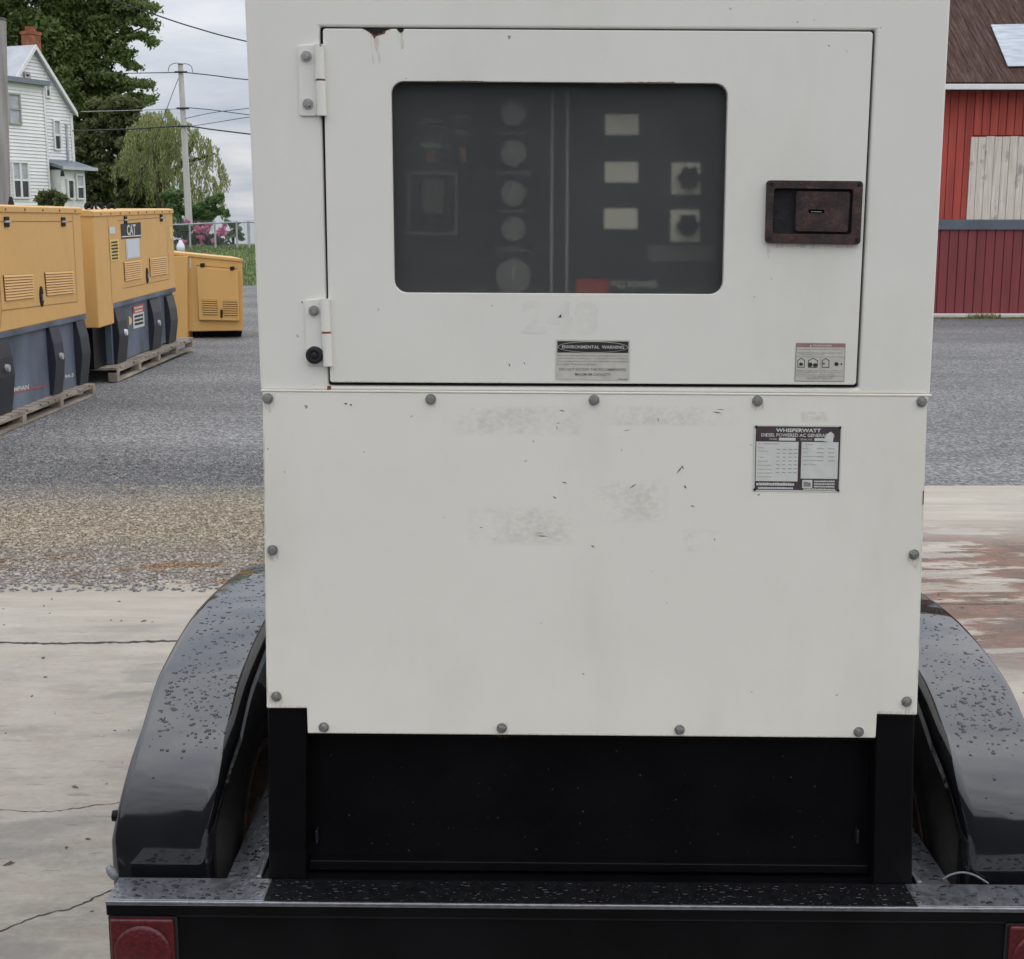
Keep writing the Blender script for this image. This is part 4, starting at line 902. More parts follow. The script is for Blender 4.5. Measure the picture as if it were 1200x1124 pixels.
d = Decal(quadmap([(16, 460), (64, 448.5), (64, 449.6), (16, 461.2)], lambda x, y: atX(x, y, X1 - .04)), (1, 0, 0)); d.rect(0, 0, .8, 1, .004, 0); d.rect(.86, 0, 1, 1, .004, 0); d.mb.build('tank_stripe', ['label_red'], g1)
d = Decal(quadmap([(75.5, 439.5), (86, 437), (86, 441.5), (75.5, 444)], lambda x, y: atX(x, y, X1 - .04)), (1, 0, 0)); d.text('94-5', 0, 0, 1, 1, .004, 0, .02); d.mb.build('tank_number', ['label_white'], g1)
pe = atX(111, 458, X1 + .06).y
pallet('wooden_pallet', X1 - 1.2, X1 + .07, 9.0, pe, .005, .115, 'weathered wooden pallet under the nearest yellow generator')
X2 = -4.04
k0 = atX(116.5, 384.5, X2); kf = atX(206, 340, X2); kb = atX(133, 357, X2)
g2, b2_ = genset(X2, 'standby_generator', 'yellow generator with white paper sheet and black logo badge, second along the row', k0.y, kf.y, 1.70, kb.z, .15, 1.15, skirt=(kb.y - k0.y, k0.z), dz=.045)
zt2 = kb.z - .046
for pa, pb in (((137, 400), (148, 400)), ((178, 380), (188, 380)), ((197, 370), (205.5, 370))):
    rib(g2, X2, atX(*pa, X2).y, min(atX(*pb, X2).y, kf.y + .005), .15, zt2 + .01, .06)
for x, y in ((147, 389.5), (186, 378.5)):
    c = atX(x, y, X2 + .03); MB().cyl((X2 + .01, c.y, c.z), (X2 + .05, c.y, c.z), .04, .03, 14).build('tank_plug', 'plastic_white' if x < 150 else 'galvanised', g2)
MB().box((X2 - 1.05, k0.y + .10, .15), (X2 - .10, kb.y + .05, k0.z + .1)).build('tank_end', 'black_satin', g2)
seam(b2_, X2, [(125.5, 246), (131.5, 357)]); seam(b2_, X2, [(138, 258.5), (194, 254.5)]); seam(b2_, X2, [(194, 255), (198.5, 327), (144.5, 338)]); hinge_pair(b2_, X2, ((146.5, 258), (188.5, 255.5)), .05)
louvre_bank(g2, b2_, X2, [(144.5, 307), (165, 304.5), (165.5, 326), (146, 330)], 9); louvre_bank(g2, b2_, X2, [(174.5, 302.5), (195, 300), (196, 321), (175.5, 324)], 9); tlatch(b2_, X2, 172, 323, .075)
U2 = lambda x, y: atX(x, y, X2)
d = Decal(quadmap([(127.5, 266), (134, 266), (134.5, 274), (128, 274)], U2), (1, 0, 0)); d.rect(0, 0, 1, 1, .004, 0); d.mb.build('small_sticker', ['paper'], g2)
d = Decal(quadmap([(141, 262.5), (164.5, 260.5), (165, 278.5), (142, 280)], U2), (1, 0, 0)); d.rect(0, 0, 1, 1, .004, 0); d.text('CAT', .28, .08, .72, .80, .007, 1, .03); d.rect(0, .82, 1, .90, .006, 1); d.mb.build('logo_badge', ['label_black', 'label_white'], g2, label='black badge with white CAT lettering')
d = Decal(quadmap([(146.5, 280.5), (163, 279), (163.5, 301.5), (148, 304)], U2), (1, 0, 0)); d.rect(0, 0, 1, 1, .004, 0); d.rect(.08, .06, .92, .94, .006, 1); d.mb.build('paper_sheet', ['label_white', 'paper'], g2)
d = Decal(quadmap([(128, 281), (138.5, 280), (139.5, 305), (129.5, 306.5)], U2), (1, 0, 0)); d.rect(0, 0, 1, 1, .004, 0)
for k in range(6): d.dashes(.14, .08 + k*.15, .86, .17 + k*.15, .007, 1, 5, 20 + k)
d.mb.build('yellow_notice', ['label_yellow', 'label_black'], g2)
d = Decal(quadmap([(198.3, 266), (201, 266), (202, 285), (199.3, 285)], U2), (1, 0, 0)); d.rect(0, 0, 1, .7, .004, 0); d.mb.build('yellow_notice', ['label_yellow'], g2)
d = Decal(quadmap([(155, 359), (168, 356), (169, 382), (156, 385.5)], lambda x, y: atX(x, y, X2 - .04)), (1, 0, 0)); d.rect(0, 0, 1, 1, .004, 0); d.rect(0, 0, 1, .34, .006, 1); d.dashes(.1, .05, .9, .15, .008, 0, 5, 31); d.dashes(.15, .2, .85, .3, .008, 0, 4, 32)
for k in range(3): d.dashes(.12, .42 + k*.17, .88, .53 + k*.17, .008, 2, 6, 40 + k)
d.mb.build('fuel_notice', ['label_white', 'label_red', 'label_black'], g2)
d = Decal(quadmap([(150.5, 370), (154, 374), (154, 378), (151, 382)], lambda x, y: atX(x, y, X2 - .04)), (1, 0, 0)); d.rect(0, 0, 1, 1, .004, 0); d.mb.build('yellow_notice', ['label_yellow'], g2)
for px, py in ((104, 239), (116, 238), (130, 231)):
    c = atX(px, py, X2 - .35); mb = MB(); n_ = 18
    pts = [(X2 - .35 + .032*math.cos(k*6.283/n_), c.y + .02*math.cos(k*6.283/n_), 1.745 + .036*math.sin(k*6.283/n_)) for k in range(n_ + 1)]
    MB().tube(pts, .013, 6).build('lifting_eye', 'rust_dark', g2)
p0 = atX(135.5, 446, X2 + .06).y; p1 = atX(225.5, 409, X2 + .06).y
pallet('wooden_pallet', X2 - 1.2, X2 + .08, p0, p1, .01, .15, 'weathered wooden pallet under the yellow generator with the paper sheet', dz=.03)
# third: bare enclosure standing tilted
Y3 = 19.2
g3o = atY(252, 388, Y3)
g3 = thing('standby_generator', (g3o.x, Y3 + .6, 0.0), 'low tilted yellow generator housing with a loose door, farthest along the row', 'generator', 'yellow standby generators on pallets')
U3 = lambda x, y: atY(x, y, Y3)
def f3(name, q, matn, par, off=(-.40, 1.3, 0), d=0.0, bev=.006, **k): return MB().prism([atY(x, y, Y3 - d) for x, y in q], off).build(name, matn, par, bevel=bev, **k)
b3 = f3('enclosure', [(196, 297), (284, 305.5), (285.3, 387.5), (200, 389)], 'yellow_paint', g3, bev=.012)
f3('end_panel', [(198, 300), (219.5, 300.5), (220, 403), (200, 407)], 'yellow_paint', g3, (0, .5, 0), .06)
f3('roof', [(194, 294.5), (285, 303.5), (285, 307), (194, 298)], 'yellow_paint', g3, (-.41, 1.34, 0), .02)
dr = f3('side_door', [(230.5, 313), (278, 317), (279.5, 376), (233.5, 375)], 'yellow_paint', g3, (0, .07, 0), .07)
f3('door_seam', [(230, 310.6), (278.5, 315), (278.5, 315.6), (230, 311.2)], 'yellow_dark', g3, (0, .004, 0), .004, 0)
f3('door_gap', [(231, 314), (233, 314), (234.5, 375), (233, 376)], 'yellow_dark', g3, (0, .09, 0), .06, 0)
for x, y in ((236.5, 311), (271.5, 314.8)): f3('door_hinge', Q(x-2, y-2.3, x+2, y+2.3), 'rust_dark', g3, (0, .08, 0), .085)
for q in ([(236, 350.5), (254, 351), (255, 369.5), (237.5, 369)], [(261, 351.5), (278.2, 352), (278.8, 370), (262, 369.8)]):
    f3('louvre_recess', q, 'yellow_dark', dr, (0, .003, 0), .0735, 0)
    for k in range(7):
        v0, v1 = (k + .15)/7, (k + .7)/7; L_ = lambda a, b, v: (a[0]*(1-v) + b[0]*v, a[1]*(1-v) + b[1]*v)
        f3('louvre', [L_(q[0], q[3], v0), L_(q[1], q[2], v0), L_(q[1], q[2], v1), L_(q[0], q[3], v1)], 'yellow_paint', dr, (0, .012, 0), .088, 0)
f3('latch_plate', [(258, 363), (261, 363), (260.5, 372.5), (258.2, 372.5)], 'rust_dark', g3, (0, .01, 0), .085)
f3('white_sticker', [(222, 302), (223.8, 302), (224, 315), (222.3, 315)], 'label_white', g3, (0, .003, 0), .006, 0)
f3('underframe', [(222, 388.5), (284, 388), (282, 398), (222, 399)], 'black_satin', g3, (-.3, .9, 0), -.25)
for x in (229, 234): f3('support_leg', [(x, 388), (x + 1.6, 388), (x + 2.2, 401), (x + .8, 401)], 'black_satin', g3, (0, .03, 0), -.05, .002)
# white jug behind
wj = atY(212, 296, 22.0); z0 = 1.0
mb = MB(); mb.lathe([(0, .0001), (0, .06), (.10, .066), (.14, .058), (.18, .03), (.21, .022), (.21, .0001)], (wj.x, wj.y, wj.z - .02), (0, 0, 1), 16)
mb.build('plastic_jug', 'plastic_white', label='small white plastic jug peeking over the far yellow housing', cat='jug')
sh = MB().box((wj.x - .5, wj.y - .25, 0), (wj.x + .4, wj.y + .25, wj.z - .02)); sh.build('storage_crate', 'black_satin', label='dark crate hidden behind the far yellow housing, carrying a white jug', cat='crate', bevel=.01)

# ================================================================== HOUSE
HA = R(23); dv = Vector((math.sin(HA), math.cos(HA), 0)); nv = Vector((math.cos(HA), -math.sin(HA), 0))
HP = atY(84, 150, 60.0); HP0 = Vector((HP.x, HP.y, 0))
def hw(px, py, o=0.0): return hit(px, py, HP0 + nv*o, nv)
def huv(p): q = p - HP0; return q.dot(dv), p.z
house = thing('white_house', (HP.x, HP.y, 0), 'white clapboard house with brick chimney behind the yellow generators', 'house')
pk, er = hw(36.5, 57), hw(83, 132)
uP, zP = huv(pk); uE, zE = huv(er); uN = 2*uP - uE
zb = -.6
def hpt(u, z, o=0.0): return HP0 + dv*u + nv*o + Vector((0, 0, z))
body = MB(); lp = [hpt(uN, zb), hpt(uE, zb), hpt(uE, zE), hpt(uP, zP), hpt(uN, zE)]; body.prism(lp, nv*-9); wall = body.build('wall', 'siding_white', house)
def siding(u0f, u1f, za, zb_, off, par, step=.135):
    mb = MB(); z = za
    while z < zb_ - .02:
        z2 = min(z + step, zb_); a0, a1, b0, b1 = u0f(z), u1f(z), u0f(z2), u1f(z2)
        if a1 - a0 > .05: mb.add([hpt(a0, z, off + .045), hpt(a1, z, off + .045), hpt(max(b0, min(b1, b0)), z2, off + .006), hpt(max(b1, b0), z2, off + .006), hpt(a0, z, off), hpt(a1, z, off)], [(0, 1, 3, 2), (4, 5, 1, 0)])
        z = z2
    return mb.build('clapboard_siding', 'siding_white', par, kind='stuff')
gl = lambda z: uN if z < zE else uN + (uP-uN)*(z-zE)/(zP-zE); gr = lambda z: uE if z < zE else uE + (uP-uE)*(z-zE)/(zP-zE)
siding(gl, gr, .6, zP, 0, house)
th = .12
for (ua, za), (ub, zb2), nm in (((uP, zP), (uN - .3, zE - (zP-zE)/(uP-uN)*.3), 'roof'), ((uP, zP), (uE + .12, zE - .12*(zP-zE)/(uE-uP)), 'roof')):
    MB().prism([hpt(ua, za + .02, .22), hpt(ub, zb2 + .02, .22), hpt(ub, zb2 + .02 + th, .22), hpt(ua, za + .02 + th, .22)], nv*-9.6).build(nm, 'roof_gray', house)
    MB().prism([hpt(ua, za - .04, .23), hpt(ub, zb2 - .04, .23), hpt(ub, zb2 + .03 + th, .23), hpt(ua, za + .03 + th, .23)], nv*.04).build('rake_trim', 'trim_white', house)
MB().prism([hpt(uE - .12, .4, .035), hpt(uE + .03, .4, .035), hpt(uE + .03, zE, .035), hpt(uE - .12, zE, .035)], nv*.03).build('corner_trim', 'trim_white', house)
# chimney as a stack of brick courses
c0 = hw(32.5, 56, -.7); cu, cz = huv(c0); chh = huv(hw(32.5, 32, -.7))[1]
ch = MB().prism([hpt(cu - .30, cz - 1.2, -.25), hpt(cu + .30, cz - 1.2, -.25), hpt(cu + .30, chh - .32, -.25), hpt(cu - .30, chh - .32, -.25)], nv*-.5).build('chimney', 'brick', house, bevel=.02)
MB().prism([hpt(cu - .33, chh - .32, -.22), hpt(cu + .33, chh - .32, -.22), hpt(cu + .33, chh - .2, -.22), hpt(cu - .33, chh - .2, -.22)], nv*-.56).build('chimney_cap', 'brick', ch)
MB().prism([hpt(cu - .16, chh - .2, -.35), hpt(cu + .16, chh - .2, -.35), hpt(cu + .16, chh, -.35), hpt(cu - .16, chh, -.35)], nv*-.3).build('chimney_pot', 'brick', ch)
# projecting wing
wo = .45
wr = huv(hw(51.5, 120, wo))[0]; wz = huv(hw(30, 96.5, wo))[1]
MB().prism([hpt(uN - 1.5, zb, wo), hpt(wr, zb, wo), hpt(wr, wz, wo), hpt(uN - 1.5, wz, wo)], nv*-(wo + .2)).build('wing_wall', 'siding_white', house)
siding(lambda z: uN - 1.5, lambda z: wr, .6, wz, wo, house)
MB().prism([hpt(uN - 1.6, wz - .06, wo + .3), hpt(wr + .12, wz - .06, wo + .3), hpt(wr + .12, wz + .13, wo + .3), hpt(uN - 1.6, wz + .13, wo + .3)], nv*-(wo + .6)).build('wing_roof', 'gutter_gray', house)
MB().prism([hpt(wr - .08, .4, wo + .035), hpt(wr + .02, .4, wo + .035), hpt(wr + .02, wz - .06, wo + .035), hpt(wr - .08, wz - .06, wo + .035)], nv*.03).build('corner_trim', 'trim_white', house)
def hwin(q, off, trim, rail=True, mull=False, glass='window_dark', up='curtain'):
    P = [huv(hw(x, y, off)) for x, y in q]; u0 = (P[0][0] + P[3][0])/2; u1 = (P[1][0] + P[2][0])/2; z1 = (P[0][1] + P[1][1])/2; z0 = (P[2][1] + P[3][1])/2
    fr = .07; zm = (z0 + z1)/2
    mb = MB()
    mb.plate([[(u0, z0), (u1, z0), (u1, z1), (u0, z1)], [(u0 + fr, z0 + fr), (u1 - fr, z0 + fr), (u1 - fr, z1 - fr), (u0 + fr, z1 - fr)]], lambda u, v, y: hpt(u, v, y), off + .11, off + .02)
    w = mb.build('window', trim, house)
    MB().quad(hpt(u0, zm, off + .055), hpt(u1, zm, off + .055), hpt(u1, z1, off + .055), hpt(u0, z1, off + .055)).build('pane', up, w)
    MB().quad(hpt(u0, z0, off + .055), hpt(u1, z0, off + .055), hpt(u1, zm, off + .055), hpt(u0, zm, off + .055)).build('pane', glass, w)
    if rail: MB().prism([hpt(u0 + fr, zm - .04, off + .098), hpt(u1 - fr, zm - .04, off + .098), hpt(u1 - fr, zm + .04, off + .098), hpt(u0 + fr, zm + .04, off + .098)], nv*-.04).build('sash_rail', trim, w)
    if mull: um = (u0 + u1)/2; MB().prism([hpt(um - .05, z0 + fr, off + .1), hpt(um + .05, z0 + fr, off + .1), hpt(um + .05, z1 - fr, off + .1), hpt(um - .05, z1 - fr, off + .1)], nv*-.04).build('mullion', trim, w)
hwin([(7, 107), (22, 111), (23.5, 148), (8, 144)], wo, 'sash_gray', glass='curtain'); hwin([(12.5, 188), (32, 190), (33, 233), (13.5, 233)], wo, 'trim_white', mull=True, up='curtain')
hwin([(26.5, 84.5), (33.5, 86), (33.5, 92.5), (26.5, 91)], .0, 'sash_gray', False, up='window_dark'); hwin([(50.8, 95), (57, 96.5), (57.5, 115.5), (51.5, 114)], .0, 'trim_white', False, up='curtain')
hwin([(60.5, 139), (69, 141.5), (70.5, 177.5), (62, 175)], .0, 'trim_white')
# drain pipe
MB().cyl(hw(78, 145, .08), hw(80.5, 192, .08), .05, n=8).build('drain_pipe', 'curtain', house)
# porch
po = .85
pu0, pu1 = huv(hw(71, 200, po))[0], huv(hw(99, 200, po))[0]; pzr = huv(hw(75, 199, po))[1]
MB().prism([hpt(pu0, zb, po), hpt(pu1, zb, po), hpt(pu1, pzr, po), hpt(pu0, pzr, po)], nv*-po).build('porch_wall', 'trim_white', house)
zh = huv(hw(51, 190, po))[1]
MB().prism([hpt(pu0 - .15, pzr, po + .25), hpt(pu0 - .15, pzr + .12, po + .25), hpt(pu0 - .15, pzr + .42, 0), hpt(pu0 - .15, pzr + .28, 0)], dv*(pu1 - pu0 + .6)).build('porch_roof', 'gutter_gray', house)
MB().prism([hpt(pu0 - .18, pzr + .0, po + .27), hpt(pu1 + .48, pzr + .0, po + .27), hpt(pu1 + .48, pzr + .13, po + .27), hpt(pu0 - .18, pzr + .13, po + .27)], nv*.05).build('porch_gutter', 'roof_gray', house)
hwin([(77, 210), (85.5, 210), (86, 234), (78, 234)], po, 'trim_white', False, up='window_dark'); hwin([(87.5, 203), (97, 205), (97.5, 234), (88, 234)], po, 'trim_white', True)
MB().cyl((0, 0, -.12), (0, 0, .1), .09, .05, 10).build('porch_lamp', 'interior_black', house, org=(0, 0, 0), loc=hw(73, 203, po + .1) - house.location)

# ================================================================== POLES AND WIRES
def pole(name, px, pb, pt, Y, r0, r1, matn, label, lean=True):
    a = atY(px[0], pb, Y); t_ = atY(px[1], pt, Y); z0 = terrain(a.x, Y) - .2; k = (z0 - a.z)/(t_.z - a.z); base = a + (t_ - a)*k
    p = thing(name, base, label, 'pole')
    MB().cyl(base, t_, r0, r1, 14).build('post', matn, p)
    MB().cyl(t_, t_ + Vector((0, 0, .04)), r1*1.08, r1*.9, 14).build('cap', 'wire_dark', p)
    return p, base, t_
p1_, _, _ = pole('utility_pole', (1, -2.5), 235, 24, 24.0, .185, .13, 'pole_wood', 'stout grey wooden pole at the left edge in front of the white house')
p2_, pb2, pt2 = pole('utility_pole', (221.5, 211.5), 262, 76, 51.0, .135, .09, 'pole_pale', 'tall slim pale utility pole carrying wires beside the willow')
for py in (84.5, 127, 148):
    c = atY(211.5 + (py-76)*.054, py, 51 - .12); MB().cyl(c - Vector((.22, 0, 0)), c + Vector((.22, 0, 0)), .035, n=8).build('insulator_arm', 'wire_dark', p2_)
arc = [atY(x, y, 50.9) for x, y in ((197, 84), (199, 77), (206, 74), (212, 75), (219, 75), (224, 78), (226, 85))]; MB().tube(catmull(arc, 4), .012, 5).build('jumper_wire', 'wire_dark', p2_)
def wire(pts, r, matn, label):
    P = [atY(x, y, Y) for x, y, Y in pts]; c = catmull(P, 6); o = MB().tube(c, r, 6).build('overhead_wire', matn, label=label, cat='wire', group='overhead wires'); return o
wire(((60, -25, 30), (175, 15, 32), (230, 33, 34), (291, 49, 36), (420, 76, 42)), .017, 'wire_dark', 'thick dark overhead wire sloping down from the tree at the top')
wire(((90, 86, 77), (120, 86, 66), (142, 86, 58), (205, 85, 50.9)), .018, 'wire_dark', 'upper wire running from the pale pole left into the trees')
wire(((217, 85, 50.9), (250, 88.5, 50), (291, 93.5, 49), (420, 104, 46)), .018, 'wire_dark', 'upper wire running from the pale pole right behind the generator')
wire(((95, 131, 52), (150, 129.5, 52), (212, 127.5, 50.9)), .014, 'wire_pale', 'middle wire running from the pale pole left across the trees')
wire(((217, 126, 50.9), (250, 129, 50), (291, 134.5, 49), (420, 150, 46)), .014, 'wire_dark', 'middle wire running from the pale pole right, dipping')
wire(((217, 139, 50.9), (250, 132, 50), (291, 127, 49), (420, 112, 46)), .011, 'wire_dark', 'thin wire rising to the right of the pale pole')
wire(((217, 149, 50.9), (250, 144, 50), (291, 137.5, 49), (420, 120, 46)), .011, 'wire_dark', 'lowest thin wire rising to the right of the pale pole')
wire(((85, 153.5, 53), (150, 151.5, 52), (213, 148, 50.9), (250, 152, 50), (291, 157, 49), (420, 172, 46)), .024, 'wire_dark', 'thick lower cable passing the pale pole in front of the willow')
wire(((209, 92, 50.9), (199, 118, 50.5), (192, 137, 50.3), (176, 180, 50), (148, 255, 49.5)), .013, 'wire_dark', 'slanting guy wire left of the pale pole')

# ================================================================== TREES
def leaves(mb, c, rad, n, size, rnd, hollow=.45, up=.3, mi=0):
    for _ in range(n):
        while True:
            d = Vector((rnd.uniform(-1, 1), rnd.uniform(-1, 1), rnd.uniform(-1, 1)))
            if .02 < d.length < 1: break
        l = d.length; d = d.normalized() * (hollow + (1-hollow)*l)
        p = c + Vector((d.x*rad[0], d.y*rad[1], d.z*rad[2]))
        nn = Vector((rnd.gauss(0, 1), rnd.gauss(0, 1), rnd.gauss(0, 1) + up)).normalized(); u = nn.orthogonal().normalized(); w = nn.cross(u); a = rnd.uniform(0, 6.28)
        u, w = u*math.cos(a) + w*math.sin(a), w*math.cos(a) - u*math.sin(a); s = size*rnd.uniform(.6, 1.4)
        mb.add([p - u*s, p - w*s*.5 + nn*s*.12, p + u*s, p + w*s*.5 + nn*s*.12], [(0, 1, 2, 3)], mi)
def clumpy(mb, blobs, Y, per, size, rnd, dep=1.0, sub=7):
    """blobs: photo (x, y, r): each broken in many small uneven clumps"""
    for (x, y, r) in blobs:
        k = Y/F_PX; R_ = r*k; c = atY(x, y, Y + rnd.uniform(-1, 1)*R_*.4)
        for q in range(sub):
            d = Vector((rnd.gauss(0, .5), rnd.gauss(0, .5)*dep, rnd.gauss(0, .45)))
            if d.length > 1: d.normalize()
            rr = R_*rnd.uniform(.22, .48)
            leaves(mb, c + d*R_*.85, (rr*1.25, rr*1.25, rr*.75), int(per*rnd.uniform(.6, 1.4)), size, rnd, .2)
def limb(mb, pts, r0, r1, n=7):
    P = catmull(pts, 4); L = len(P)-1; mb.tube(P, [r0 + (r1-r0)*i/L for i in range(L+1)], n)
rnd = random.Random(21)
# big maple
YT = 76.0
tb = atY(70, 250, YT); tbz = Vector((tb.x, YT, -2.0))
maple = thing('maple_tree', tbz, 'huge dark green broadleaf tree towering behind the white house', 'tree')
mb = MB(); limb(mb, [tbz, atY(72, 180, YT), atY(76, 90, YT), atY(80, 0, YT), atY(70, -110, YT)], .6, .2, 10)
for pts in (((76, 100), (100, 70), (140, 45), (172, 30)), ((74, 150), (110, 120), (150, 105), (180, 100)), ((78, 40), (50, 0), (20, -30)), ((78, 20), (110, -15), (150, -20)), ((74, 120), (40, 80), (0, 60)), ((78, 60), (120, 20), (168, 12))):
    limb(mb, [atY(x, y, YT + 1 + rnd.uniform(-1, 1)) for x, y in pts], .13, .03)
mb.build('trunk', 'bark', maple)
mb = MB()
clumpy(mb, [(20, -20, 55), (70, -60, 60), (120, -40, 50), (60, 10, 50), (100, 10, 42), (20, 30, 40), (-20, 40, 50), (75, 60, 45), (100, 50, 38), (95, 95, 38), (105, 120, 32), (75, 120, 40), (50, 90, 35), (95, 150, 36), (60, 150, 40)], YT, 250, .15, rnd, sub=14)
clumpy(mb, [(118, 30, 24), (128, 5, 26), (132, 60, 20), (122, 85, 18), (140, 42, 16), (142, 20, 18), (150, 0, 20), (160, 14, 14)], YT, 46, .14, rnd, sub=10)
def spray(pts, n):
    P = catmull([(x, y, 0) for x, y in pts], 8)
    for q in range(n):
        p = P[int(rnd.random()**.8*(len(P)-1))]; c = atY(p.x + rnd.gauss(0, 3.2), p.y + rnd.gauss(1.2, 2.4), YT + rnd.uniform(-1.5, 1.5)); r_ = rnd.uniform(.12, .32)
        leaves(mb, c, (r_*1.5, r_, r_*.6), rnd.randint(6, 14), .12, rnd, .1)
for pts in (((120, 60), (140, 48), (158, 40), (174, 44), (180, 50)), ((120, 20), (145, 22), (165, 22), (182, 32)), ((130, 0), (150, 4), (170, 4), (182, 10)), ((110, 80), (132, 66), (148, 72), (162, 78)), ((105, 95), (122, 92), (135, 88), (146, 96)), ((110, 118), (130, 108), (150, 100), (166, 96), (178, 100)), ((120, 125), (140, 114), (158, 112), (172, 118), (180, 112)), ((128, 40), (142, 58), (152, 64)), ((100, 130), (125, 128), (150, 122))):
    spray(pts, 85)
mb.build('crown', 'leaf_maple', maple)
# evergreen
YE_ = 70.0; tb = atY(140, 250, YE_); tbz = Vector((tb.x, YE_, -1.5))
ev = thing('evergreen_tree', tbz, 'dark evergreen tree between the white house and the willow', 'tree')
mb = MB(); limb(mb, [tbz, atY(140, 190, YE_), atY(140, 130, YE_)], .3, .06); mb.build('trunk', 'bark', ev)
mb = MB(); clumpy(mb, [(140, 135, 22), (120, 150, 24), (155, 155, 22), (105, 175, 26), (140, 180, 30), (168, 180, 20), (110, 205, 30), (145, 210, 30), (175, 212, 22), (120, 235, 28), (160, 240, 28), (178, 232, 22), (95, 215, 22), (184, 150, 13), (186, 172, 13), (188, 200, 13), (150, 128, 14), (120, 132, 16)], YE_, 210, .125, rnd, sub=13); mb.build('crown', 'leaf_dark', ev)
# willow
YW = 64.0; tb = atY(192, 255, YW); tbz = Vector((tb.x, YW, -.8))
wl = thing('willow_tree', tbz, 'pale green weeping willow with hanging strands behind the pale pole', 'tree')
mb = MB(); limb(mb, [tbz, atY(190, 225, YW), atY(200, 205, YW), atY(215, 190, YW), atY(228, 165, YW)], .28, .07); limb(mb, [atY(190, 225, YW), atY(182, 185, YW), atY(176, 150, YW)], .2, .05); limb(mb, [atY(215, 190, YW), atY(238, 185, YW), atY(252, 180, YW)], .1, .04); mb.build('trunk', 'bark', wl)
mb = MB(); k = YW/F_PX
lobes = [(176, 130, 13, 50, 80), (193, 127, 11, 40, 70), (186, 150, 16, 50, 80), (204, 137, 8, 34, 50), (160, 142, 11, 40, 45), (152, 168, 11, 42, 40), (168, 178, 14, 45, 60), (186, 190, 13, 45, 55), (205, 165, 9, 40, 40), (206, 195, 10, 44, 50),
    (219, 142, 6, 30, 26), (230, 150, 6, 34, 28), (241, 158, 6, 36, 26), (250, 170, 5, 40, 22), (257, 186, 4, 34, 16), (263, 202, 3.5, 24, 12), (226, 182, 6, 40, 20), (237, 192, 6, 40, 20), (247, 204, 6, 36, 20), (218, 205, 8, 40, 30), (232, 222, 9, 34, 26), (255, 226, 5, 26, 14)]
for (lx, ly, lr, ll, ln) in lobes:
    for q in range(int(ln*.62)):
        x = rnd.gauss(lx, lr*.7); y = ly + ((x-lx)/lr)**2*8 + abs(rnd.gauss(0, 5)); L = ll*rnd.uniform(.25, 1.0); p = atY(x, y, YW + rnd.uniform(-2.5, 2.5)); sway = rnd.uniform(-.15, .55)*(1 if x > lx else -1)
        nl = int(L*1.5)
        for i in range(nl):
            f = i/nl; c = p + Vector((sway*f*(1-f*.5) + rnd.gauss(0, .05), rnd.gauss(0, .05), -f*L*k)); s = .085*rnd.uniform(.6, 1.3)
            a = rnd.uniform(0, 6.28); u = Vector((math.cos(a)*.45, math.sin(a)*.45, -1)).normalized(); w = Vector((-math.sin(a), math.cos(a), 0))
            mb.add([c - u*s, c + w*s*.3, c + u*s, c - w*s*.3], [(0, 1, 2, 3)])
mb.build('crown', 'leaf_willow', wl)
# darker growth below the willow
def bush(name, blobs, Y, per, size, matn, label, cat='bush', flowers=None, sub=6):
    x = sum(b[0] for b in blobs)/len(blobs); c = atY(x, 290, Y); base = Vector((c.x, Y, terrain(c.x, Y)))
    b = thing(name, base, label, cat)
    mb = MB()
    for q in range(5): limb(mb, [base + Vector((rnd.uniform(-.1, .1), 0, 0)), base + Vector((rnd.uniform(-.3, .3), 0, .4)), atY(rnd.choice(blobs)[0], rnd.choice(blobs)[1], Y)], .03, .01, 5)
    mb.build('stems', 'bark', b)
    mb = MB(); clumpy(mb, blobs, Y, per, size, rnd, sub=sub); mb.build('foliage', matn, b)
    if flowers: mb = MB(); clumpy(mb, flowers, Y - .35, 26, .05, rnd, sub=7); mb.build('blossoms', 'petal', b)
    return b
bush('understorey_bush', [(205, 235, 16), (225, 245, 18), (245, 250, 14), (210, 255, 14), (235, 262, 14), (252, 238, 10)], 60, 150, .13, 'leaf_shrub', 'dense green thicket below the willow behind the fence')
bush('rhododendron', [(212, 275, 12), (225, 283, 11), (238, 275, 13), (250, 280, 12), (235, 290, 8), (255, 286, 9), (216, 288, 9)], 49, 120, .085, 'leaf_rhodo', 'dark leaved shrub covered in bright pink blossoms behind the fence', flowers=[(220, 260, 3), (232, 268, 6.5), (240, 270, 6), (236, 278, 5), (234, 286, 4), (243, 265, 4), (258, 270, 4.5), (262, 273, 4.5), (257, 277, 4), (264, 264, 3), (215, 284, 3.2), (249, 282, 3), (230, 264, 4)])
bush('slender_shrub', [(265, 258, 5), (266, 250, 3.5), (272, 263, 7), (278, 272, 7), (283, 277, 6), (270, 275, 8), (268, 284, 7), (279, 266, 5)], 51, 28, .07, 'leaf_shrub', 'airy light green shrub at the right end of the fence', sub=6)
bush('yucca_shrub', [(62, 230, 6), (50, 232, 6), (72, 233, 6), (58, 236, 8)], 40, 60, .14, 'leaf_dark', 'spiky dark plant top showing above the yellow generators', sub=5)
# stones bordering the bed
rb = random.Random(9)
bed = thing('stone_border', atY(245, 294, 47.5), 'row of pale stones edging the pink flower bed', 'border')
for q in range(16):
    x = 222 + q*3.1; c = atY(x, 294 - q*.14, 47.5); s = .09*rb.uniform(.7, 1.2); mb = MB(); mb.lathe([(-s*.7, .0001), (-s*.6, s*.8), (0, s*1.2), (s*.5, s*.8), (s*.65, .0001)], c, (rb.uniform(-.2, .2), 0, 1), 7); mb.build('stone', 'stone_border', bed)
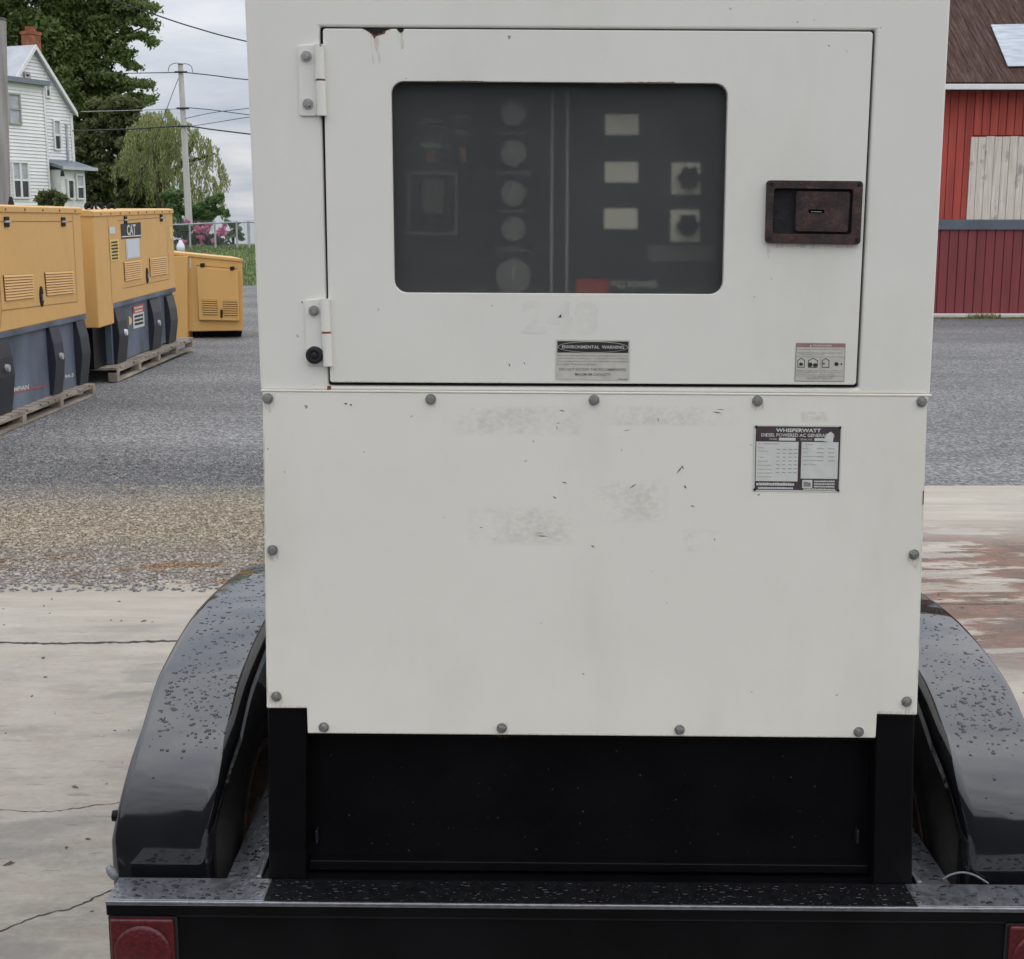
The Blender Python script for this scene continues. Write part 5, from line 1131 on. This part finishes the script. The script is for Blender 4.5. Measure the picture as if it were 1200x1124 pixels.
# fence
YFn = 46.0
fn = thing('chain_link_fence', atY(250, 293, YFn), 'galvanised chain-link fence with top rail on the grassy bank', 'fence')
fx = [176, 199, 222, 251.5, 277, 291, 322]; top = lambda x: 263.5 - (x-205)*.045 if x < 270 else 260.5
for x in fx:
    a = atY(x, top(x) - 1.5, YFn); b2 = Vector((a.x, YFn, terrain(a.x, YFn) - .1)); MB().cyl(b2, a, .045 if x == 291 else .032, n=8).build('fence_post', 'galvanised', fn)
MB().tube([atY(x, top(x), YFn) for x in fx], .025, 6).build('top_rail', 'galvanised', fn)
mb = MB(); A, B = atY(fx[0], 0, YFn).x, atY(fx[-1], 0, YFn).x; x = A - 1.2
while x < B:
    for s in (0, 1):
        p0_ = Vector((x + s*1.1, YFn + .01*s, .62)); p1__ = Vector((x + (1-s)*1.1, YFn + .01*s, 1.62))
        mb.tube([p0_, p1__], .0022, 3)
    x += .075
mb.build('chain_mesh', 'galvanised', fn, kind='stuff')
# lawn blades
V = MB(); rg = random.Random(4)
for q in range(16000):
    x = rg.uniform(-13.5, -6); y = rg.uniform(34.6, 48); 
    if not (-.262*y < x < -.18*y): continue
    z = terrain(x, y); h = rg.uniform(.04, .10); a = rg.uniform(0, 3.14); w = Vector((math.cos(a), math.sin(a), 0))*.012; c = Vector((x, y, z)); t_ = Vector((rg.gauss(0, .03), rg.gauss(0, .03), h))
    V.add([c - w, c + w, c + t_], [(0, 1, 2)])
V.build('lawn_grass', 'grass_blade', kind='stuff', label='short green grass on the bank below the fence', cat='grass')

# ================================================================== BARN (right)
YB = 23.9
bn = thing('red_barn', (9.0, YB, 0), 'red board barn with brown metal roof at the right edge', 'barn')
ZB = lambda py, Y=YB: atY(1150, py, Y).z
XA, XB = 4.6, 13.5
MB().box((XA + .02, YB + .035, -.05), (XB - .02, YB + 7, ZB(96))).build('frame_wall', 'barn_red', bn)
rq = random.Random(8); x = XA; bw = .137
me_cache = {}
def board(x, w, z0, z1, y, th_, matn, name):
    key = (round(w, 3), round(z1-z0, 3), matn)
    if key in me_cache: o = me_cache[key].copy(); COL.objects.link(o)
    else:
        o = MB().box((-w/2, -th_, 0), (w/2, 0, z1-z0)).build(name, matn, None, org=(0, 0, 0), bevel=.004, seg=1); me_cache[key] = o
    o.parent = bn; o.location = Vector((x, y - rq.uniform(0, .005), z0)) - bn.location; return o
zf0, zf1 = ZB(268), ZB(257.5)
xw0 = atY(1135.5, 200, YB).x; zw0, zw1 = zf1, ZB(160)
while x < XB:
    if x + bw*.5 > xw0 and x < xw0 + 1.75: board(x + bw/2, bw - .012, zw1 + .02, ZB(103), YB + .03, .022, 'barn_red', 'wall_board')
    else: board(x + bw/2, bw - .012, zf1, ZB(103), YB + .03, .022, 'barn_red', 'wall_board')
    x += bw
x = XA; bl = .155
while x < XB: board(x + bl/2, bl - .014, ZB(369, YB - .2) + 0, zf0, YB - .17, .02, 'barn_red_low', 'lower_wall_board'); x += bl
MB().box((XA, YB - .17, -.05), (XB, YB + .034, zf0)).build('lower_wall', 'barn_red_low', bn)
MB().box((XA - .03, YB - .235, zf0 - .02), (XB + .03, YB + .03, zf1)).build('flashing_ledge', 'flashing', bn, bevel=.01)
x = xw0
while x < xw0 + 1.6:
    w = rq.uniform(.12, .15); board(x + w/2, w - .006, zw0, zw1 + rq.uniform(-.012, .012), YB + .01, .024, 'weathered_plank', 'plank'); x += w
MB().box((XA, YB - .20, ZB(370.5, YB-.2)), (XB, YB - .172, ZB(367.5, YB-.2))).build('base_trim', 'trim_white', bn)
MB().box((XA, YB - .75, -.05), (XB, YB - .201, .03)).build('footing_ledge', 'concrete_base', bn)
# roof
ze = ZB(98, YB - .35); ye = YB - .35; sl_ = math.tan(R(33))
rp_ = lambda x, s, h=0.0: Vector((x, ye + s*math.cos(R(33)) - h*math.sin(R(33)), ze + s*math.sin(R(33)) + h*math.cos(R(33))))
MB().prism([rp_(XA - .3, 0), rp_(XB + .3, 0), rp_(XB + .3, 7.5), rp_(XA - .3, 7.5)], (0, 0, -.12)).build('roof', 'barn_roof', bn)
x = XA - .3
while x < XB + .3:
    MB().prism([rp_(x, .30, .004), rp_(x + .15, .30, .004), rp_(x + .15, 7.5, .004), rp_(x, 7.5, .004)], Vector((0, -.011, .017))).build('roof_panel', 'barn_roof', bn)
    MB().prism([rp_(x + .152, .29, .002), rp_(x + .166, .29, .002), rp_(x + .166, 7.5, .002), rp_(x + .152, 7.5, .002)], Vector((0, -.014, .024))).build('roof_rib', 'barn_roof', bn)
    x += .168
MB().prism([rp_(XA - .32, -.03, .002), rp_(XB + .32, -.03, .002), rp_(XB + .32, .29, .002), rp_(XA - .32, .29, .002)], Vector((0, -.022, .034))).build('eave_course', 'barn_roof', bn)
MB().box((XA - .32, ye - .06, ze - .10), (XB + .32, ye - .005, ze - .01)).build('gutter', 'trim_white', bn, bevel=.01)
def roof_at(px, py):
    n_ = Vector((0, -math.sin(R(33)), math.cos(R(33)))); return hit(px, py, Vector((0, ye, ze)) + n_*.045, n_)
sk_ = [roof_at(1161, 30), roof_at(1209, 29), roof_at(1229, 77.5), roof_at(1181, 78.5)]
m, t, b = newmat('skylight_sheet'); t.links.new(ramp(t, noise(t, 3, 5, stretch=(1, 4, 4)), (0.3, (0.26, 0.30, 0.34)), (0.7, (0.44, 0.48, 0.52))), b.inputs['Base Color']); b.inputs['Roughness'].default_value = .4
MB().prism(sk_, (0, -.01, .015)).build('skylight', 'skylight_sheet', bn)
# weeds at footing
V = MB(); rg = random.Random(14)
for q in range(900):
    x = rg.uniform(7.0, 10); y = YB - .8 + rg.gauss(0, .05); h = rg.uniform(.02, .09)*(1.4 if math.sin(x*5) > .2 else .5); a = rg.uniform(0, 3.14); w = Vector((math.cos(a), math.sin(a), 0))*.012
    V.add([Vector((x, y, 0)) - w, Vector((x, y, 0)) + w, Vector((x + rg.gauss(0, .03), y, h))], [(0, 1, 2)])
V.build('footing_weeds', 'weed', kind='stuff', label='thin dry weeds along the concrete footing of the barn', cat='weeds')
